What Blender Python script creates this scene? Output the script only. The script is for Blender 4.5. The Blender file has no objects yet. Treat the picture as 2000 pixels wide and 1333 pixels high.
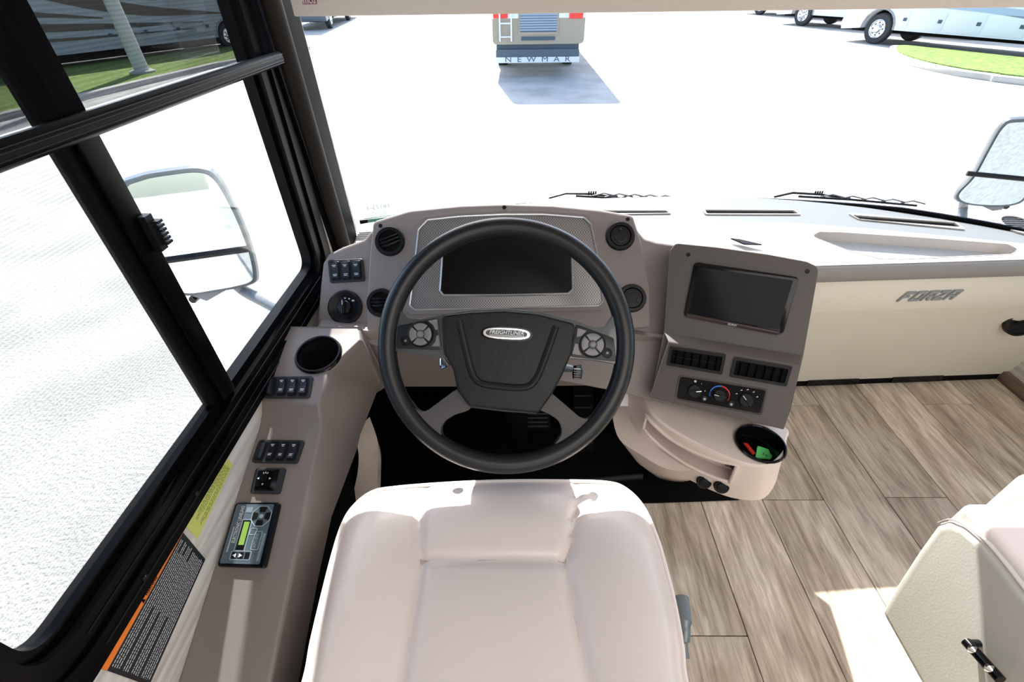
import bpy, bmesh, math, random
from math import sin, cos, pi, radians, sqrt, atan2
from mathutils import Vector, Matrix
from mathutils.geometry import tessellate_polygon
random.seed(7)
S = bpy.context.scene
COL = S.collection
V = Vector

# ------------------------------------------------------------------ camera
F = 900.0
CAMPOS = V((0, 0, 1.30))
ROT = Matrix.Rotation(radians(1.0), 3, 'Z') @ Matrix.Rotation(radians(90 - 38.5), 3, 'X') @ Matrix.Rotation(radians(-0.8), 3, 'Z')
cd = bpy.data.cameras.new('camera')
cam = bpy.data.objects.new('camera', cd)
COL.objects.link(cam)
cam.matrix_world = Matrix.Translation(CAMPOS) @ ROT.to_4x4()
cd.sensor_width = 36
cd.lens = 36 * F / 2000
cd.clip_start = 0.02
cd.clip_end = 500
S.camera = cam

# ------------------------------------------------------------------ light
SUN_EL, SUN_AZ = radians(47), radians(9.5)      # azimuth measured from straight ahead towards the left
sd = bpy.data.lights.new('sun', 'SUN')
sd.energy = 11.0
sd.angle = radians(0.6)
sd.color = (1.0, 0.97, 0.92)
sun = bpy.data.objects.new('sun', sd)
COL.objects.link(sun)
SUNV = V((-sin(SUN_AZ) * cos(SUN_EL), cos(SUN_AZ) * cos(SUN_EL), sin(SUN_EL)))
sun.rotation_euler = SUNV.to_track_quat('Z', 'Y').to_euler()
sun.location = (0, 0, 20)
W = bpy.data.worlds.new('sky')
S.world = W
W.use_nodes = True
wn = W.node_tree.nodes
wl = W.node_tree.links
bg = wn['Background']
sky = wn.new('ShaderNodeTexSky')
sky.sky_type = 'NISHITA'
sky.sun_disc = False
sky.sun_elevation = SUN_EL
sky.sun_rotation = -SUN_AZ
sky.altitude = 10
sky.dust_density = 1.5
wl.new(sky.outputs[0], bg.inputs[0])
bg.inputs[1].default_value = 0.38


def area(name, loc, size, energy, rot=(0, 0, 0), color=(1, 0.97, 0.93)):
    d = bpy.data.lights.new(name, 'AREA')
    d.shape = 'RECTANGLE'
    d.size, d.size_y = size
    d.energy = energy
    d.color = color
    o = bpy.data.objects.new(name, d)
    o.location = loc
    o.rotation_euler = rot
    COL.objects.link(o)
    return o


# added fill behind the camera: an overhead area light and one facing forward
area('ceiling_fill_light', (0.7, -0.9, 1.97), (1.6, 1.2), 16)
area('rear_fill_light', (0.7, -2.3, 1.25), (2.0, 0.9), 10, (radians(90), 0, 0), (0.95, 0.97, 1.0))
vs = S.view_settings
vs.view_transform = 'Standard'
vs.look = 'None'
vs.exposure = 0.5
vs.gamma = 1
vs.use_curve_mapping = False
S.cycles.max_bounces = 8
S.cycles.transparent_max_bounces = 16
S.cycles.use_denoising = True
S.cycles.sample_clamp_indirect = 6


# ------------------------------------------------------------------ picking real points from measured sight lines
def ray(x, y):
    return ROT @ V(((x - 1000) / F, -(y - 666.5) / F, -1))


def atz(x, y, z):
    d = ray(x, y)
    return CAMPOS + d * ((z - CAMPOS.z) / d.z)


def atY(x, y, Y):
    d = ray(x, y)
    return CAMPOS + d * (Y / d.y)


def atX(x, y, X):
    d = ray(x, y)
    return CAMPOS + d * (X / d.x)


class Plane:
    """a real plane: origin, u (right), v (up), n (towards the cabin)"""
    def __init__(s, o, n, u=None):
        s.o = V(o)
        s.n = V(n).normalized()
        u = V(u) if u is not None else V((1, 0, 0))
        s.u = (u - s.n * u.dot(s.n)).normalized()
        s.v = s.n.cross(s.u)

    def hit(s, x, y, h=0.0):
        d = ray(x, y)
        t = ((s.o + s.n * h - CAMPOS).dot(s.n)) / d.dot(s.n)
        p = CAMPOS + d * t - s.o
        return (p.dot(s.u), p.dot(s.v))

    def hits(s, pts, h=0.0):
        return [s.hit(x, y, h) for x, y in pts]

    def w(s, u, v, h=0.0):
        return s.o + s.u * u + s.v * v + s.n * h


# ------------------------------------------------------------------ materials
MATS = {}


def mat(name, col, rough=0.5, metal=0.0, bump=0.0, bscale=200.0, spec=0.5, coat=0.0, var=0.0, vscale=8.0, emit=None, estr=0.0, sheen=0.0):
    if name in MATS:
        return MATS[name]
    m = bpy.data.materials.new(name)
    m.use_nodes = True
    n, l = m.node_tree.nodes, m.node_tree.links
    b = n['Principled BSDF']
    c = (col[0], col[1], col[2], 1)
    b.inputs['Base Color'].default_value = c
    b.inputs['Roughness'].default_value = rough
    b.inputs['Metallic'].default_value = metal
    b.inputs['Specular IOR Level'].default_value = spec
    b.inputs['Coat Weight'].default_value = coat
    b.inputs['Sheen Weight'].default_value = sheen
    tc = n.new('ShaderNodeTexCoord')
    if bump:
        t = n.new('ShaderNodeTexNoise')
        t.inputs['Scale'].default_value = bscale
        t.inputs['Detail'].default_value = 3
        l.new(tc.outputs['Object'], t.inputs['Vector'])
        bp = n.new('ShaderNodeBump')
        bp.inputs['Strength'].default_value = bump
        bp.inputs['Distance'].default_value = 0.002
        l.new(t.outputs['Fac'], bp.inputs['Height'])
        l.new(bp.outputs['Normal'], b.inputs['Normal'])
    if var:
        t = n.new('ShaderNodeTexNoise')
        t.inputs['Scale'].default_value = vscale
        t.inputs['Detail'].default_value = 6
        l.new(tc.outputs['Object'], t.inputs['Vector'])
        mx = n.new('ShaderNodeMix')
        mx.data_type = 'RGBA'
        mx.inputs[6].default_value = tuple(max(0, v * (1 - var)) for v in col) + (1,)
        mx.inputs[7].default_value = tuple(min(1, v * (1 + var)) for v in col) + (1,)
        l.new(t.outputs['Fac'], mx.inputs[0])
        l.new(mx.outputs[2], b.inputs['Base Color'])
    if emit:
        b.inputs['Emission Color'].default_value = (*emit, 1)
        b.inputs['Emission Strength'].default_value = estr
    MATS[name] = m
    return m


STACKM = mat('dark_taupe_plastic', (0.080, 0.066, 0.061), 0.55, bump=0.10, bscale=700)
TAUPE = mat('taupe_plastic', (0.185, 0.157, 0.150), 0.55, bump=0.10, bscale=700)
TAUPE2 = mat('taupe_vinyl', (0.175, 0.150, 0.140), 0.5, bump=0.10, bscale=600)
PADM = mat('dash_pad_vinyl', (0.40, 0.37, 0.35), 0.6, bump=0.08, bscale=700)
BEIGE = mat('beige_plastic', (0.74, 0.635, 0.575), 0.5, bump=0.25, bscale=900)
CREAM = mat('cream_panel', (0.70, 0.675, 0.585), 0.5, var=0.03)
BLK = mat('black_plastic', (0.007, 0.007, 0.008), 0.4, spec=0.2)
BLKP = mat('post_black', (0.004, 0.004, 0.0045), 0.5, spec=0.04)
BLKG = mat('gloss_black', (0.003, 0.003, 0.004), 0.12, spec=0.25)
BLKM = mat('matte_black', (0.004, 0.004, 0.0045), 0.8, spec=0.1)
NAVY = mat('switch_black', (0.012, 0.014, 0.020), 0.3, spec=0.35)
FRM = mat('black_frame', (0.0015, 0.0015, 0.0018), 0.3, spec=0.08)
GREYB = mat('grey_button', (0.17, 0.17, 0.18), 0.35)
GREYR = mat('switch_surround', (0.022, 0.023, 0.027), 0.45, spec=0.3)
WHEELM = mat('wheel_leather', (0.011, 0.012, 0.014), 0.33, bump=0.12, bscale=700, spec=0.4)
HUBM = mat('hub_leather', (0.009, 0.009, 0.010), 0.4, bump=0.3, bscale=420, spec=0.28)
SPOKEM = mat('spoke_grain', (0.055, 0.05, 0.05), 0.45, bump=0.4, bscale=600)
CHROME = mat('chrome', (0.75, 0.76, 0.78), 0.12, metal=1.0)
SATIN = mat('satin_silver', (0.42, 0.43, 0.44), 0.3, metal=0.8)
WHITE = mat('white_print', (0.55, 0.57, 0.6), 0.5)
SEATM = mat('cream_leather', (0.72, 0.63, 0.59), 0.36, bump=0.06, bscale=320, coat=0.2)
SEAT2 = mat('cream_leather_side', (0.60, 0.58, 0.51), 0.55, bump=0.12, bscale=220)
SEAM = mat('seam_shadow_thread', (0.42, 0.35, 0.32), 0.7)
PIPE = mat('seat_piping_vinyl', (0.78, 0.70, 0.66), 0.4)
MIRROR = mat('mirror_glass', (0.82, 0.87, 0.88), 0.02, metal=1.0)
WALLW = mat('cream_ceiling_vinyl', (0.72, 0.68, 0.62), 0.6)
ORANGE = mat('orange_print', (0.9, 0.22, 0.02), 0.5)
YELLOW = mat('yellow_label', (0.58, 0.62, 0.16), 0.5)
RED = mat('red_plastic', (0.75, 0.03, 0.02), 0.4)
GREEN = mat('green_plastic', (0.2, 1.0, 0.3), 0.4)
LCD = mat('green_lcd', (0.17, 0.28, 0.06), 0.3, emit=(0.3, 0.6, 0.1), estr=0.06)
PANELB = mat('controller_face', (0.07, 0.10, 0.13), 0.3)
MATB = mat('black_rubber_mat', (0.003, 0.003, 0.003), 0.85, bump=0.2, bscale=150, spec=0.08)
SCREENM = mat('tablet_screen', (0.006, 0.007, 0.010), 0.12, spec=0.07)
DISPM = mat('off_display', (0.001, 0.001, 0.001), 0.3, spec=0.2)
TYRE = mat('tyre_rubber', (0.03, 0.032, 0.036), 0.8)
RVW = mat('coach_white', (0.72, 0.74, 0.76), 0.3)
RVTAN = mat('coach_tan', (0.34, 0.29, 0.22), 0.4)
RVBLUE = mat('coach_blue', (0.35, 0.45, 0.58), 0.35)
RVBROWN = mat('coach_brown', (0.10, 0.075, 0.06), 0.4)
RVGREY = mat('coach_grey', (0.25, 0.25, 0.27), 0.4)
GRILLE = mat('grille_slate', (0.05, 0.08, 0.12), 0.5)
GRILLS = mat('grille_slat_grey', (0.26, 0.32, 0.4), 0.5)
TAIL = mat('tail_lamp_red', (0.8, 0.03, 0.03), 0.2)
CURB = mat('kerb_concrete', (0.42, 0.40, 0.37), 0.9, var=0.2, vscale=3)
POLE = mat('pole_grey', (0.5, 0.5, 0.47), 0.6)


def carbon():
    m = mat('carbon_weave', (0.2, 0.19, 0.19), 0.3, metal=0.35)
    n, l = m.node_tree.nodes, m.node_tree.links
    b = n['Principled BSDF']
    tc = n.new('ShaderNodeTexCoord')
    mp = n.new('ShaderNodeMapping')
    mp.inputs['Rotation'].default_value = (radians(-40), 0, radians(0))
    mp.inputs['Scale'].default_value = (330, 330, 330)
    ck = n.new('ShaderNodeTexChecker')
    ck.inputs['Scale'].default_value = 1
    ck.inputs[1].default_value = (0.32, 0.305, 0.30, 1)
    ck.inputs[2].default_value = (0.12, 0.115, 0.12, 1)
    l.new(tc.outputs['Object'], mp.inputs[0])
    l.new(mp.outputs[0], ck.inputs[0])
    l.new(ck.outputs[0], b.inputs['Base Color'])
    return m


CARBON = carbon()


def wood():
    m = bpy.data.materials.new('oak_plank')
    m.use_nodes = True
    n, l = m.node_tree.nodes, m.node_tree.links
    b = n['Principled BSDF']
    tc = n.new('ShaderNodeTexCoord')
    oi = n.new('ShaderNodeObjectInfo')
    sc = n.new('ShaderNodeVectorMath'); sc.operation = 'SCALE'; sc.inputs[3].default_value = 37.0
    cx = n.new('ShaderNodeCombineXYZ')
    l.new(oi.outputs['Random'], cx.inputs[0]); l.new(oi.outputs['Random'], cx.inputs[1]); l.new(oi.outputs['Random'], cx.inputs[2])
    l.new(cx.outputs[0], sc.inputs[0])
    ad = n.new('ShaderNodeVectorMath'); ad.operation = 'ADD'
    l.new(tc.outputs['Object'], ad.inputs[0]); l.new(sc.outputs[0], ad.inputs[1])
    mp = n.new('ShaderNodeMapping'); mp.inputs['Scale'].default_value = (1, 0.09, 1)
    l.new(ad.outputs[0], mp.inputs[0])
    n1 = n.new('ShaderNodeTexNoise'); n1.inputs['Scale'].default_value = 70; n1.inputs['Detail'].default_value = 8; n1.inputs['Roughness'].default_value = 0.65; n1.inputs['Distortion'].default_value = 0.6
    l.new(mp.outputs[0], n1.inputs['Vector'])
    mp2 = n.new('ShaderNodeMapping'); mp2.inputs['Scale'].default_value = (1, 0.3, 1)
    l.new(ad.outputs[0], mp2.inputs[0])
    n2 = n.new('ShaderNodeTexNoise'); n2.inputs['Scale'].default_value = 8; n2.inputs['Detail'].default_value = 4; n2.inputs['Distortion'].default_value = 1.2
    l.new(mp2.outputs[0], n2.inputs['Vector'])
    n3 = n.new('ShaderNodeTexVoronoi'); n3.inputs['Scale'].default_value = 3.2
    mp3 = n.new('ShaderNodeMapping'); mp3.inputs['Scale'].default_value = (1, 0.55, 1)
    l.new(ad.outputs[0], mp3.inputs[0]); l.new(mp3.outputs[0], n3.inputs['Vector'])
    r1 = n.new('ShaderNodeValToRGB')
    r1.color_ramp.elements[0].position = 0.32; r1.color_ramp.elements[0].color = (0.33, 0.27, 0.21, 1)
    r1.color_ramp.elements[1].position = 0.62; r1.color_ramp.elements[1].color = (0.68, 0.595, 0.485, 1)
    l.new(n1.outputs['Fac'], r1.inputs[0])
    r2 = n.new('ShaderNodeValToRGB')
    r2.color_ramp.elements[0].position = 0.36; r2.color_ramp.elements[0].color = (0.66, 0.62, 0.58, 1)
    r2.color_ramp.elements[1].position = 0.58; r2.color_ramp.elements[1].color = (1, 1, 1, 1)
    l.new(n2.outputs['Fac'], r2.inputs[0])
    mx = n.new('ShaderNodeMix'); mx.data_type = 'RGBA'; mx.blend_type = 'MULTIPLY'; mx.inputs[0].default_value = 1
    l.new(r1.outputs[0], mx.inputs[6]); l.new(r2.outputs[0], mx.inputs[7])
    r3 = n.new('ShaderNodeValToRGB')
    r3.color_ramp.elements[0].position = 0.02; r3.color_ramp.elements[0].color = (0.3, 0.24, 0.2, 1)
    r3.color_ramp.elements[1].position = 0.075; r3.color_ramp.elements[1].color = (1, 1, 1, 1)
    l.new(n3.outputs['Distance'], r3.inputs[0])
    mx2 = n.new('ShaderNodeMix'); mx2.data_type = 'RGBA'; mx2.blend_type = 'MULTIPLY'; mx2.inputs[0].default_value = 1
    l.new(mx.outputs[2], mx2.inputs[6]); l.new(r3.outputs[0], mx2.inputs[7])
    hs = n.new('ShaderNodeHueSaturation')
    mr = n.new('ShaderNodeMapRange'); mr.inputs[3].default_value = 0.95; mr.inputs[4].default_value = 1.30
    l.new(oi.outputs['Random'], mr.inputs[0]); l.new(mr.outputs[0], hs.inputs['Value'])
    l.new(mx2.outputs[2], hs.inputs['Color'])
    l.new(hs.outputs[0], b.inputs['Base Color'])
    b.inputs['Roughness'].default_value = 0.5
    bp = n.new('ShaderNodeBump'); bp.inputs['Strength'].default_value = 0.15; bp.inputs['Distance'].default_value = 0.001
    l.new(n1.outputs['Fac'], bp.inputs['Height']); l.new(bp.outputs[0], b.inputs['Normal'])
    return m


WOOD = wood()


def lined(name, c1, c2, scale, sx=1.0, sy=1.0, sz=1.0, rough=0.6):
    """wallpaper / grass style streak material"""
    m = mat(name, c1, rough)
    n, l = m.node_tree.nodes, m.node_tree.links
    b = n['Principled BSDF']
    tc = n.new('ShaderNodeTexCoord')
    mp = n.new('ShaderNodeMapping'); mp.inputs['Scale'].default_value = (sx, sy, sz)
    t = n.new('ShaderNodeTexNoise'); t.inputs['Scale'].default_value = scale; t.inputs['Detail'].default_value = 7
    r = n.new('ShaderNodeValToRGB')
    r.color_ramp.elements[0].position = 0.35; r.color_ramp.elements[0].color = (*c1, 1)
    r.color_ramp.elements[1].position = 0.65; r.color_ramp.elements[1].color = (*c2, 1)
    l.new(tc.outputs['Object'], mp.inputs[0]); l.new(mp.outputs[0], t.inputs['Vector'])
    l.new(t.outputs['Fac'], r.inputs[0]); l.new(r.outputs[0], b.inputs['Base Color'])
    return m


PAPER = lined('pale_wood_wallpaper', (0.46, 0.43, 0.39), (0.68, 0.65, 0.60), 60, 1, 0.08, 1.2)
TRIMW = lined('brown_wood_trim', (0.13, 0.09, 0.065), (0.24, 0.17, 0.12), 60, 1, 0.08, 1)
GRASS = lined('lawn_green', (0.06, 0.11, 0.012), (0.17, 0.26, 0.04), 9, 1, 1, 1, 0.9)
CONC = lined('sunlit_concrete', (0.36, 0.35, 0.325), (0.50, 0.485, 0.455), 1.2, 1, 1, 1, 0.9)
_n, _l = CONC.node_tree.nodes, CONC.node_tree.links
_t = _n.new('ShaderNodeTexVoronoi'); _t.inputs['Scale'].default_value = 28
_t2 = _n.new('ShaderNodeTexNoise'); _t2.inputs['Scale'].default_value = 40; _t2.inputs['Detail'].default_value = 5
_tc = _n.new('ShaderNodeTexCoord')
_l.new(_tc.outputs['Object'], _t.inputs['Vector']); _l.new(_tc.outputs['Object'], _t2.inputs['Vector'])
_bp = _n.new('ShaderNodeBump'); _bp.inputs['Strength'].default_value = 0.9; _bp.inputs['Distance'].default_value = 0.02
_l.new(_t2.outputs['Fac'], _bp.inputs['Height']); _l.new(_bp.outputs[0], _n['Principled BSDF'].inputs['Normal'])


def glassy(name, tint, refl=0.06, trans=1.0):
    """thin pane: mostly clear with a fresnel reflection"""
    m = bpy.data.materials.new(name)
    m.use_nodes = True
    n, l = m.node_tree.nodes, m.node_tree.links
    n.clear()
    out = n.new('ShaderNodeOutputMaterial')
    tr = n.new('ShaderNodeBsdfTransparent'); tr.inputs[0].default_value = (*tint, 1)
    gl = n.new('ShaderNodeBsdfGlossy'); gl.inputs['Roughness'].default_value = 0.02
    lw = n.new('ShaderNodeLayerWeight'); lw.inputs[0].default_value = 0.15
    mr = n.new('ShaderNodeMath'); mr.operation = 'MULTIPLY'; mr.inputs[1].default_value = refl * 6
    mx = n.new('ShaderNodeMixShader')
    l.new(lw.outputs['Fresnel'], mr.inputs[0]); l.new(mr.outputs[0], mx.inputs[0])
    l.new(tr.outputs[0], mx.inputs[1]); l.new(gl.outputs[0], mx.inputs[2])
    l.new(mx.outputs[0], out.inputs[0])
    return m


GLASS = glassy('window_glass', (0.97, 0.99, 0.985))


def mesh_fabric(name, openness, col, period=0.0, axis=2, lo=0.5):
    """woven see-through fabric: threads (diffuse) and holes (transparent); optional thread lines"""
    m = bpy.data.materials.new(name)
    m.use_nodes = True
    n, l = m.node_tree.nodes, m.node_tree.links
    n.clear()
    out = n.new('ShaderNodeOutputMaterial')
    tr = n.new('ShaderNodeBsdfTransparent')
    df = n.new('ShaderNodeBsdfDiffuse'); df.inputs[0].default_value = (*col, 1)
    mx = n.new('ShaderNodeMixShader'); mx.inputs[0].default_value = 1 - openness
    if period:
        tc = n.new('ShaderNodeTexCoord')
        sp = n.new('ShaderNodeSeparateXYZ')
        l.new(tc.outputs['Object'], sp.inputs[0])
        a = n.new('ShaderNodeMath'); a.operation = 'MULTIPLY'; a.inputs[1].default_value = 2 * pi / period
        l.new(sp.outputs[axis], a.inputs[0])
        s = n.new('ShaderNodeMath'); s.operation = 'SINE'; l.new(a.outputs[0], s.inputs[0])
        r = n.new('ShaderNodeMapRange')
        r.inputs[1].default_value = -1; r.inputs[2].default_value = 1
        r.inputs[3].default_value = (1 - openness) * (1 - lo); r.inputs[4].default_value = min(1, (1 - openness) * (1 + lo))
        l.new(s.outputs[0], r.inputs[0]); l.new(r.outputs[0], mx.inputs[0])
    l.new(tr.outputs[0], mx.inputs[1]); l.new(df.outputs[0], mx.inputs[2]); l.new(mx.outputs[0], out.inputs[0])
    return m


SHADEF = mesh_fabric('black_solar_fabric', 0.30, (0.006, 0.006, 0.008), 0.0045, 2, 0.04)
SCREENF = mesh_fabric('insect_screen', 0.50, (0.08, 0.08, 0.08), 0.0042, 2, 0.10)


# ------------------------------------------------------------------ object helpers
def link(name, me_or_bm, m, parent=None, label=None, bevel=0.0, smooth=35, seg=2, kind=None, cat=None, group=None):
    """one mesh object; origin at its base centre; child of parent when given"""
    bm = me_or_bm
    bmesh.ops.remove_doubles(bm, verts=bm.verts, dist=1e-6)
    if bevel:
        es = [e for e in bm.edges if len(e.link_faces) == 2 and e.calc_face_angle(0) > radians(30)]
        if es:
            bmesh.ops.bevel(bm, geom=es, offset=bevel, segments=seg, affect='EDGES', profile=0.6, clamp_overlap=True)
    bmesh.ops.recalc_face_normals(bm, faces=bm.faces)
    me = bpy.data.meshes.new(name)
    xs = [v.co for v in bm.verts]
    lo = V((min(c.x for c in xs), min(c.y for c in xs), min(c.z for c in xs)))
    hi = V((max(c.x for c in xs), max(c.y for c in xs), max(c.z for c in xs)))
    c = V(((lo.x + hi.x) / 2, (lo.y + hi.y) / 2, lo.z))
    bmesh.ops.translate(bm, verts=bm.verts, vec=-c)
    bm.to_mesh(me)
    bm.free()
    me.materials.append(m)
    for p in me.polygons:
        p.use_smooth = True
    me.set_sharp_from_angle(angle=radians(smooth))
    o = bpy.data.objects.new(name, me)
    COL.objects.link(o)
    if parent is not None:
        o.parent = parent
        o.location = c - WORLD[parent.name]
    else:
        o.location = c
    WORLD[o.name] = c
    if label:
        o['label'] = label
    if kind:
        o['kind'] = kind
    if cat:
        o['category'] = cat
    if group:
        o['group'] = group
    return o


WORLD = {}


def thing(name, label, cat, loc, group=None):
    o = bpy.data.objects.new(name, None)
    o.empty_display_size = 0.05
    COL.objects.link(o)
    o.location = loc
    WORLD[o.name] = V(loc)
    o['label'] = label
    o['category'] = cat
    if group:
        o['group'] = group
    return o


def cut(o, cbm):
    """cut a hole into mesh object o with a closed bmesh given in world coordinates"""
    me = bpy.data.meshes.new('cutter')
    bmesh.ops.recalc_face_normals(cbm, faces=cbm.faces)
    cbm.to_mesh(me); cbm.free()
    co = bpy.data.objects.new('cutter', me)
    COL.objects.link(co)
    md = o.modifiers.new('b', 'BOOLEAN')
    md.operation = 'DIFFERENCE'
    md.object = co
    md.solver = 'EXACT'
    bpy.context.view_layer.update()
    nm = bpy.data.meshes.new_from_object(o.evaluated_get(bpy.context.evaluated_depsgraph_get()))
    o.modifiers.clear()
    o.data = nm
    bpy.data.objects.remove(co)
    for p in nm.polygons:
        p.use_smooth = True
    nm.set_sharp_from_angle(angle=radians(35))


def NB():
    return bmesh.new()


def rounded(pts, r, n=5):
    """round the corners of a 2-D polygon; r a number or one per corner"""
    out = []
    N = len(pts)
    rs = r if isinstance(r, (list, tuple)) else [r] * N
    for i in range(N):
        p0, p1, p2 = V(pts[i - 1]), V(pts[i]), V(pts[(i + 1) % N])
        a, b = (p0 - p1), (p2 - p1)
        la, lb = a.length, b.length
        if rs[i] <= 0 or la < 1e-6 or lb < 1e-6:
            out.append(tuple(p1)); continue
        a /= la; b /= lb
        ang = math.acos(max(-1, min(1, a.dot(b))))
        if ang > pi - 0.05:
            out.append(tuple(p1)); continue
        d = min(rs[i] / math.tan(ang / 2), la * 0.49, lb * 0.49)
        q0, q2 = p1 + a * d, p1 + b * d
        for k in range(n + 1):
            t = k / n
            out.append(tuple(q0 * (1 - t) ** 2 + p1 * 2 * t * (1 - t) + q2 * t * t))
    return out


def smooth_closed(pts, n=6):
    out = []
    N = len(pts)
    for i in range(N):
        p = [V(pts[(i + k - 1) % N]) for k in range(4)]
        for k in range(n):
            t = k / n
            out.append(tuple(0.5 * ((2 * p[1]) + (-p[0] + p[2]) * t + (2 * p[0] - 5 * p[1] + 4 * p[2] - p[3]) * t * t + (-p[0] + 3 * p[1] - 3 * p[2] + p[3]) * t ** 3)))
    return out


def smooth_open(pts, n=6):
    P = [V(p) for p in pts]
    P = [P[0] * 2 - P[1]] + P + [P[-1] * 2 - P[-2]]
    out = []
    for i in range(1, len(P) - 2):
        p = P[i - 1:i + 3]
        for k in range(n):
            t = k / n
            out.append(0.5 * ((2 * p[1]) + (-p[0] + p[2]) * t + (2 * p[0] - 5 * p[1] + 4 * p[2] - p[3]) * t * t + (-p[0] + 3 * p[1] - 3 * p[2] + p[3]) * t ** 3))
    out.append(P[-2])
    return out


def prism3(bm, A, B):
    """closed loops A -> B of equal length, capped"""
    a = [bm.verts.new(p) for p in A]
    b = [bm.verts.new(p) for p in B]
    n = len(a)
    bm.faces.new(a)
    bm.faces.new(b[::-1])
    for i in range(n):
        bm.faces.new((a[i], b[i], b[(i + 1) % n], a[(i + 1) % n]))


def plate(bm, pl, uv, h0, h1, holes=None, shrink=None):
    """prism on a plane; holes: list of uv loops"""
    if not holes:
        prism3(bm, [pl.w(u, v, h1) for u, v in uv], [pl.w(u, v, h0) for u, v in uv])
        return
    loops = [uv] + holes
    tess = tessellate_polygon([[V((u, v, 0)) for u, v in L] for L in loops])
    flat = [p for L in loops for p in L]
    T = [bm.verts.new(pl.w(u, v, h1)) for u, v in flat]
    B = [bm.verts.new(pl.w(u, v, h0)) for u, v in flat]
    for t in tess:
        try:
            bm.faces.new([T[i] for i in t])
            bm.faces.new([B[i] for i in reversed(t)])
        except ValueError:
            pass
    k = 0
    for L in loops:
        n = len(L)
        for i in range(n):
            a, b = k + i, k + (i + 1) % n
            bm.faces.new((T[a], T[b], B[b], B[a]))
        k += n


def circ(cu, cv, r, n=32, rv=None, a0=0.0, a1=2 * pi):
    rv = rv or r
    if a1 - a0 > 6.28:
        return [(cu + r * cos(2 * pi * i / n), cv + rv * sin(2 * pi * i / n)) for i in range(n)]
    return [(cu + r * cos(a0 + (a1 - a0) * i / n), cv + rv * sin(a0 + (a1 - a0) * i / n)) for i in range(n + 1)]


def rotpts(pts, c, a):
    return [(c[0] + (u - c[0]) * cos(a) - (v - c[1]) * sin(a), c[1] + (u - c[0]) * sin(a) + (v - c[1]) * cos(a)) for u, v in pts]


def lathe(bm, pl, cu, cv, prof, n=32, rv=1.0):
    """prof: list of (radius, height) revolved about the plane normal"""
    rings = []
    for r, h in prof:
        if r <= 1e-6:
            rings.append([bm.verts.new(pl.w(cu, cv, h))])
        else:
            rings.append([bm.verts.new(pl.w(cu + r * cos(2 * pi * i / n), cv + r * rv * sin(2 * pi * i / n), h)) for i in range(n)])
    for a, b in zip(rings, rings[1:]):
        for i in range(n):
            j = (i + 1) % n
            if len(a) == 1 and len(b) == 1:
                continue
            if len(a) == 1:
                bm.faces.new((a[0], b[i], b[j]))
            elif len(b) == 1:
                bm.faces.new((a[i], a[j], b[0]))
            else:
                bm.faces.new((a[i], a[j], b[j], b[i]))


def tube(bm, pts, r, n=8, closed=False, r2=None, up=None):
    P = [V(p) for p in pts]
    N = len(P)
    rings = []
    rr = r if isinstance(r, (list, tuple)) else [r] * N
    ref = V(up) if up is not None else V((0.13, 0.2, 0.97))
    for i in range(N):
        if closed:
            t = P[(i + 1) % N] - P[i - 1]
        else:
            t = P[min(i + 1, N - 1)] - P[max(i - 1, 0)]
        t.normalize()
        a = ref - t * ref.dot(t)
        if a.length < 1e-4:
            a = V((1, 0, 0))
        a.normalize()
        b = t.cross(a)
        q = r2 if r2 else rr[i]
        rings.append([bm.verts.new(P[i] + a * rr[i] * cos(2 * pi * k / n) + b * q * sin(2 * pi * k / n)) for k in range(n)])
    M = N if closed else N - 1
    for i in range(M):
        A, B = rings[i], rings[(i + 1) % N]
        for k in range(n):
            bm.faces.new((A[k], A[(k + 1) % n], B[(k + 1) % n], B[k]))
    if not closed:
        bm.faces.new(rings[0][::-1])
        bm.faces.new(rings[-1])


def box(bm, x0, x1, y0, y1, z0, z1):
    prism3(bm, [(x0, y0, z1), (x1, y0, z1), (x1, y1, z1), (x0, y1, z1)], [(x0, y0, z0), (x1, y0, z0), (x1, y1, z0), (x0, y1, z0)])


def gridsurf(bm, rows, thick=None):
    """rows of 3-D points -> surface; with thick (a vector) closed into a solid"""
    R = [[bm.verts.new(p) for p in r] for r in rows]
    for a, b in zip(R, R[1:]):
        for i in range(len(a) - 1):
            bm.faces.new((a[i], a[i + 1], b[i + 1], b[i]))
    if thick is not None:
        t = V(thick)
        Q = [[bm.verts.new(V(p) + t) for p in r] for r in rows]
        for a, b in zip(Q, Q[1:]):
            for i in range(len(a) - 1):
                bm.faces.new((a[i], b[i], b[i + 1], a[i + 1]))
        m = len(rows[0]) - 1
        for k in range(len(rows) - 1):
            bm.faces.new((R[k][0], R[k + 1][0], Q[k + 1][0], Q[k][0]))
            bm.faces.new((R[k][m], Q[k][m], Q[k + 1][m], R[k + 1][m]))
        for i in range(m):
            bm.faces.new((R[0][i], Q[0][i], Q[0][i + 1], R[0][i + 1]))
            bm.faces.new((R[-1][i], R[-1][i + 1], Q[-1][i + 1], Q[-1][i]))


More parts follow.
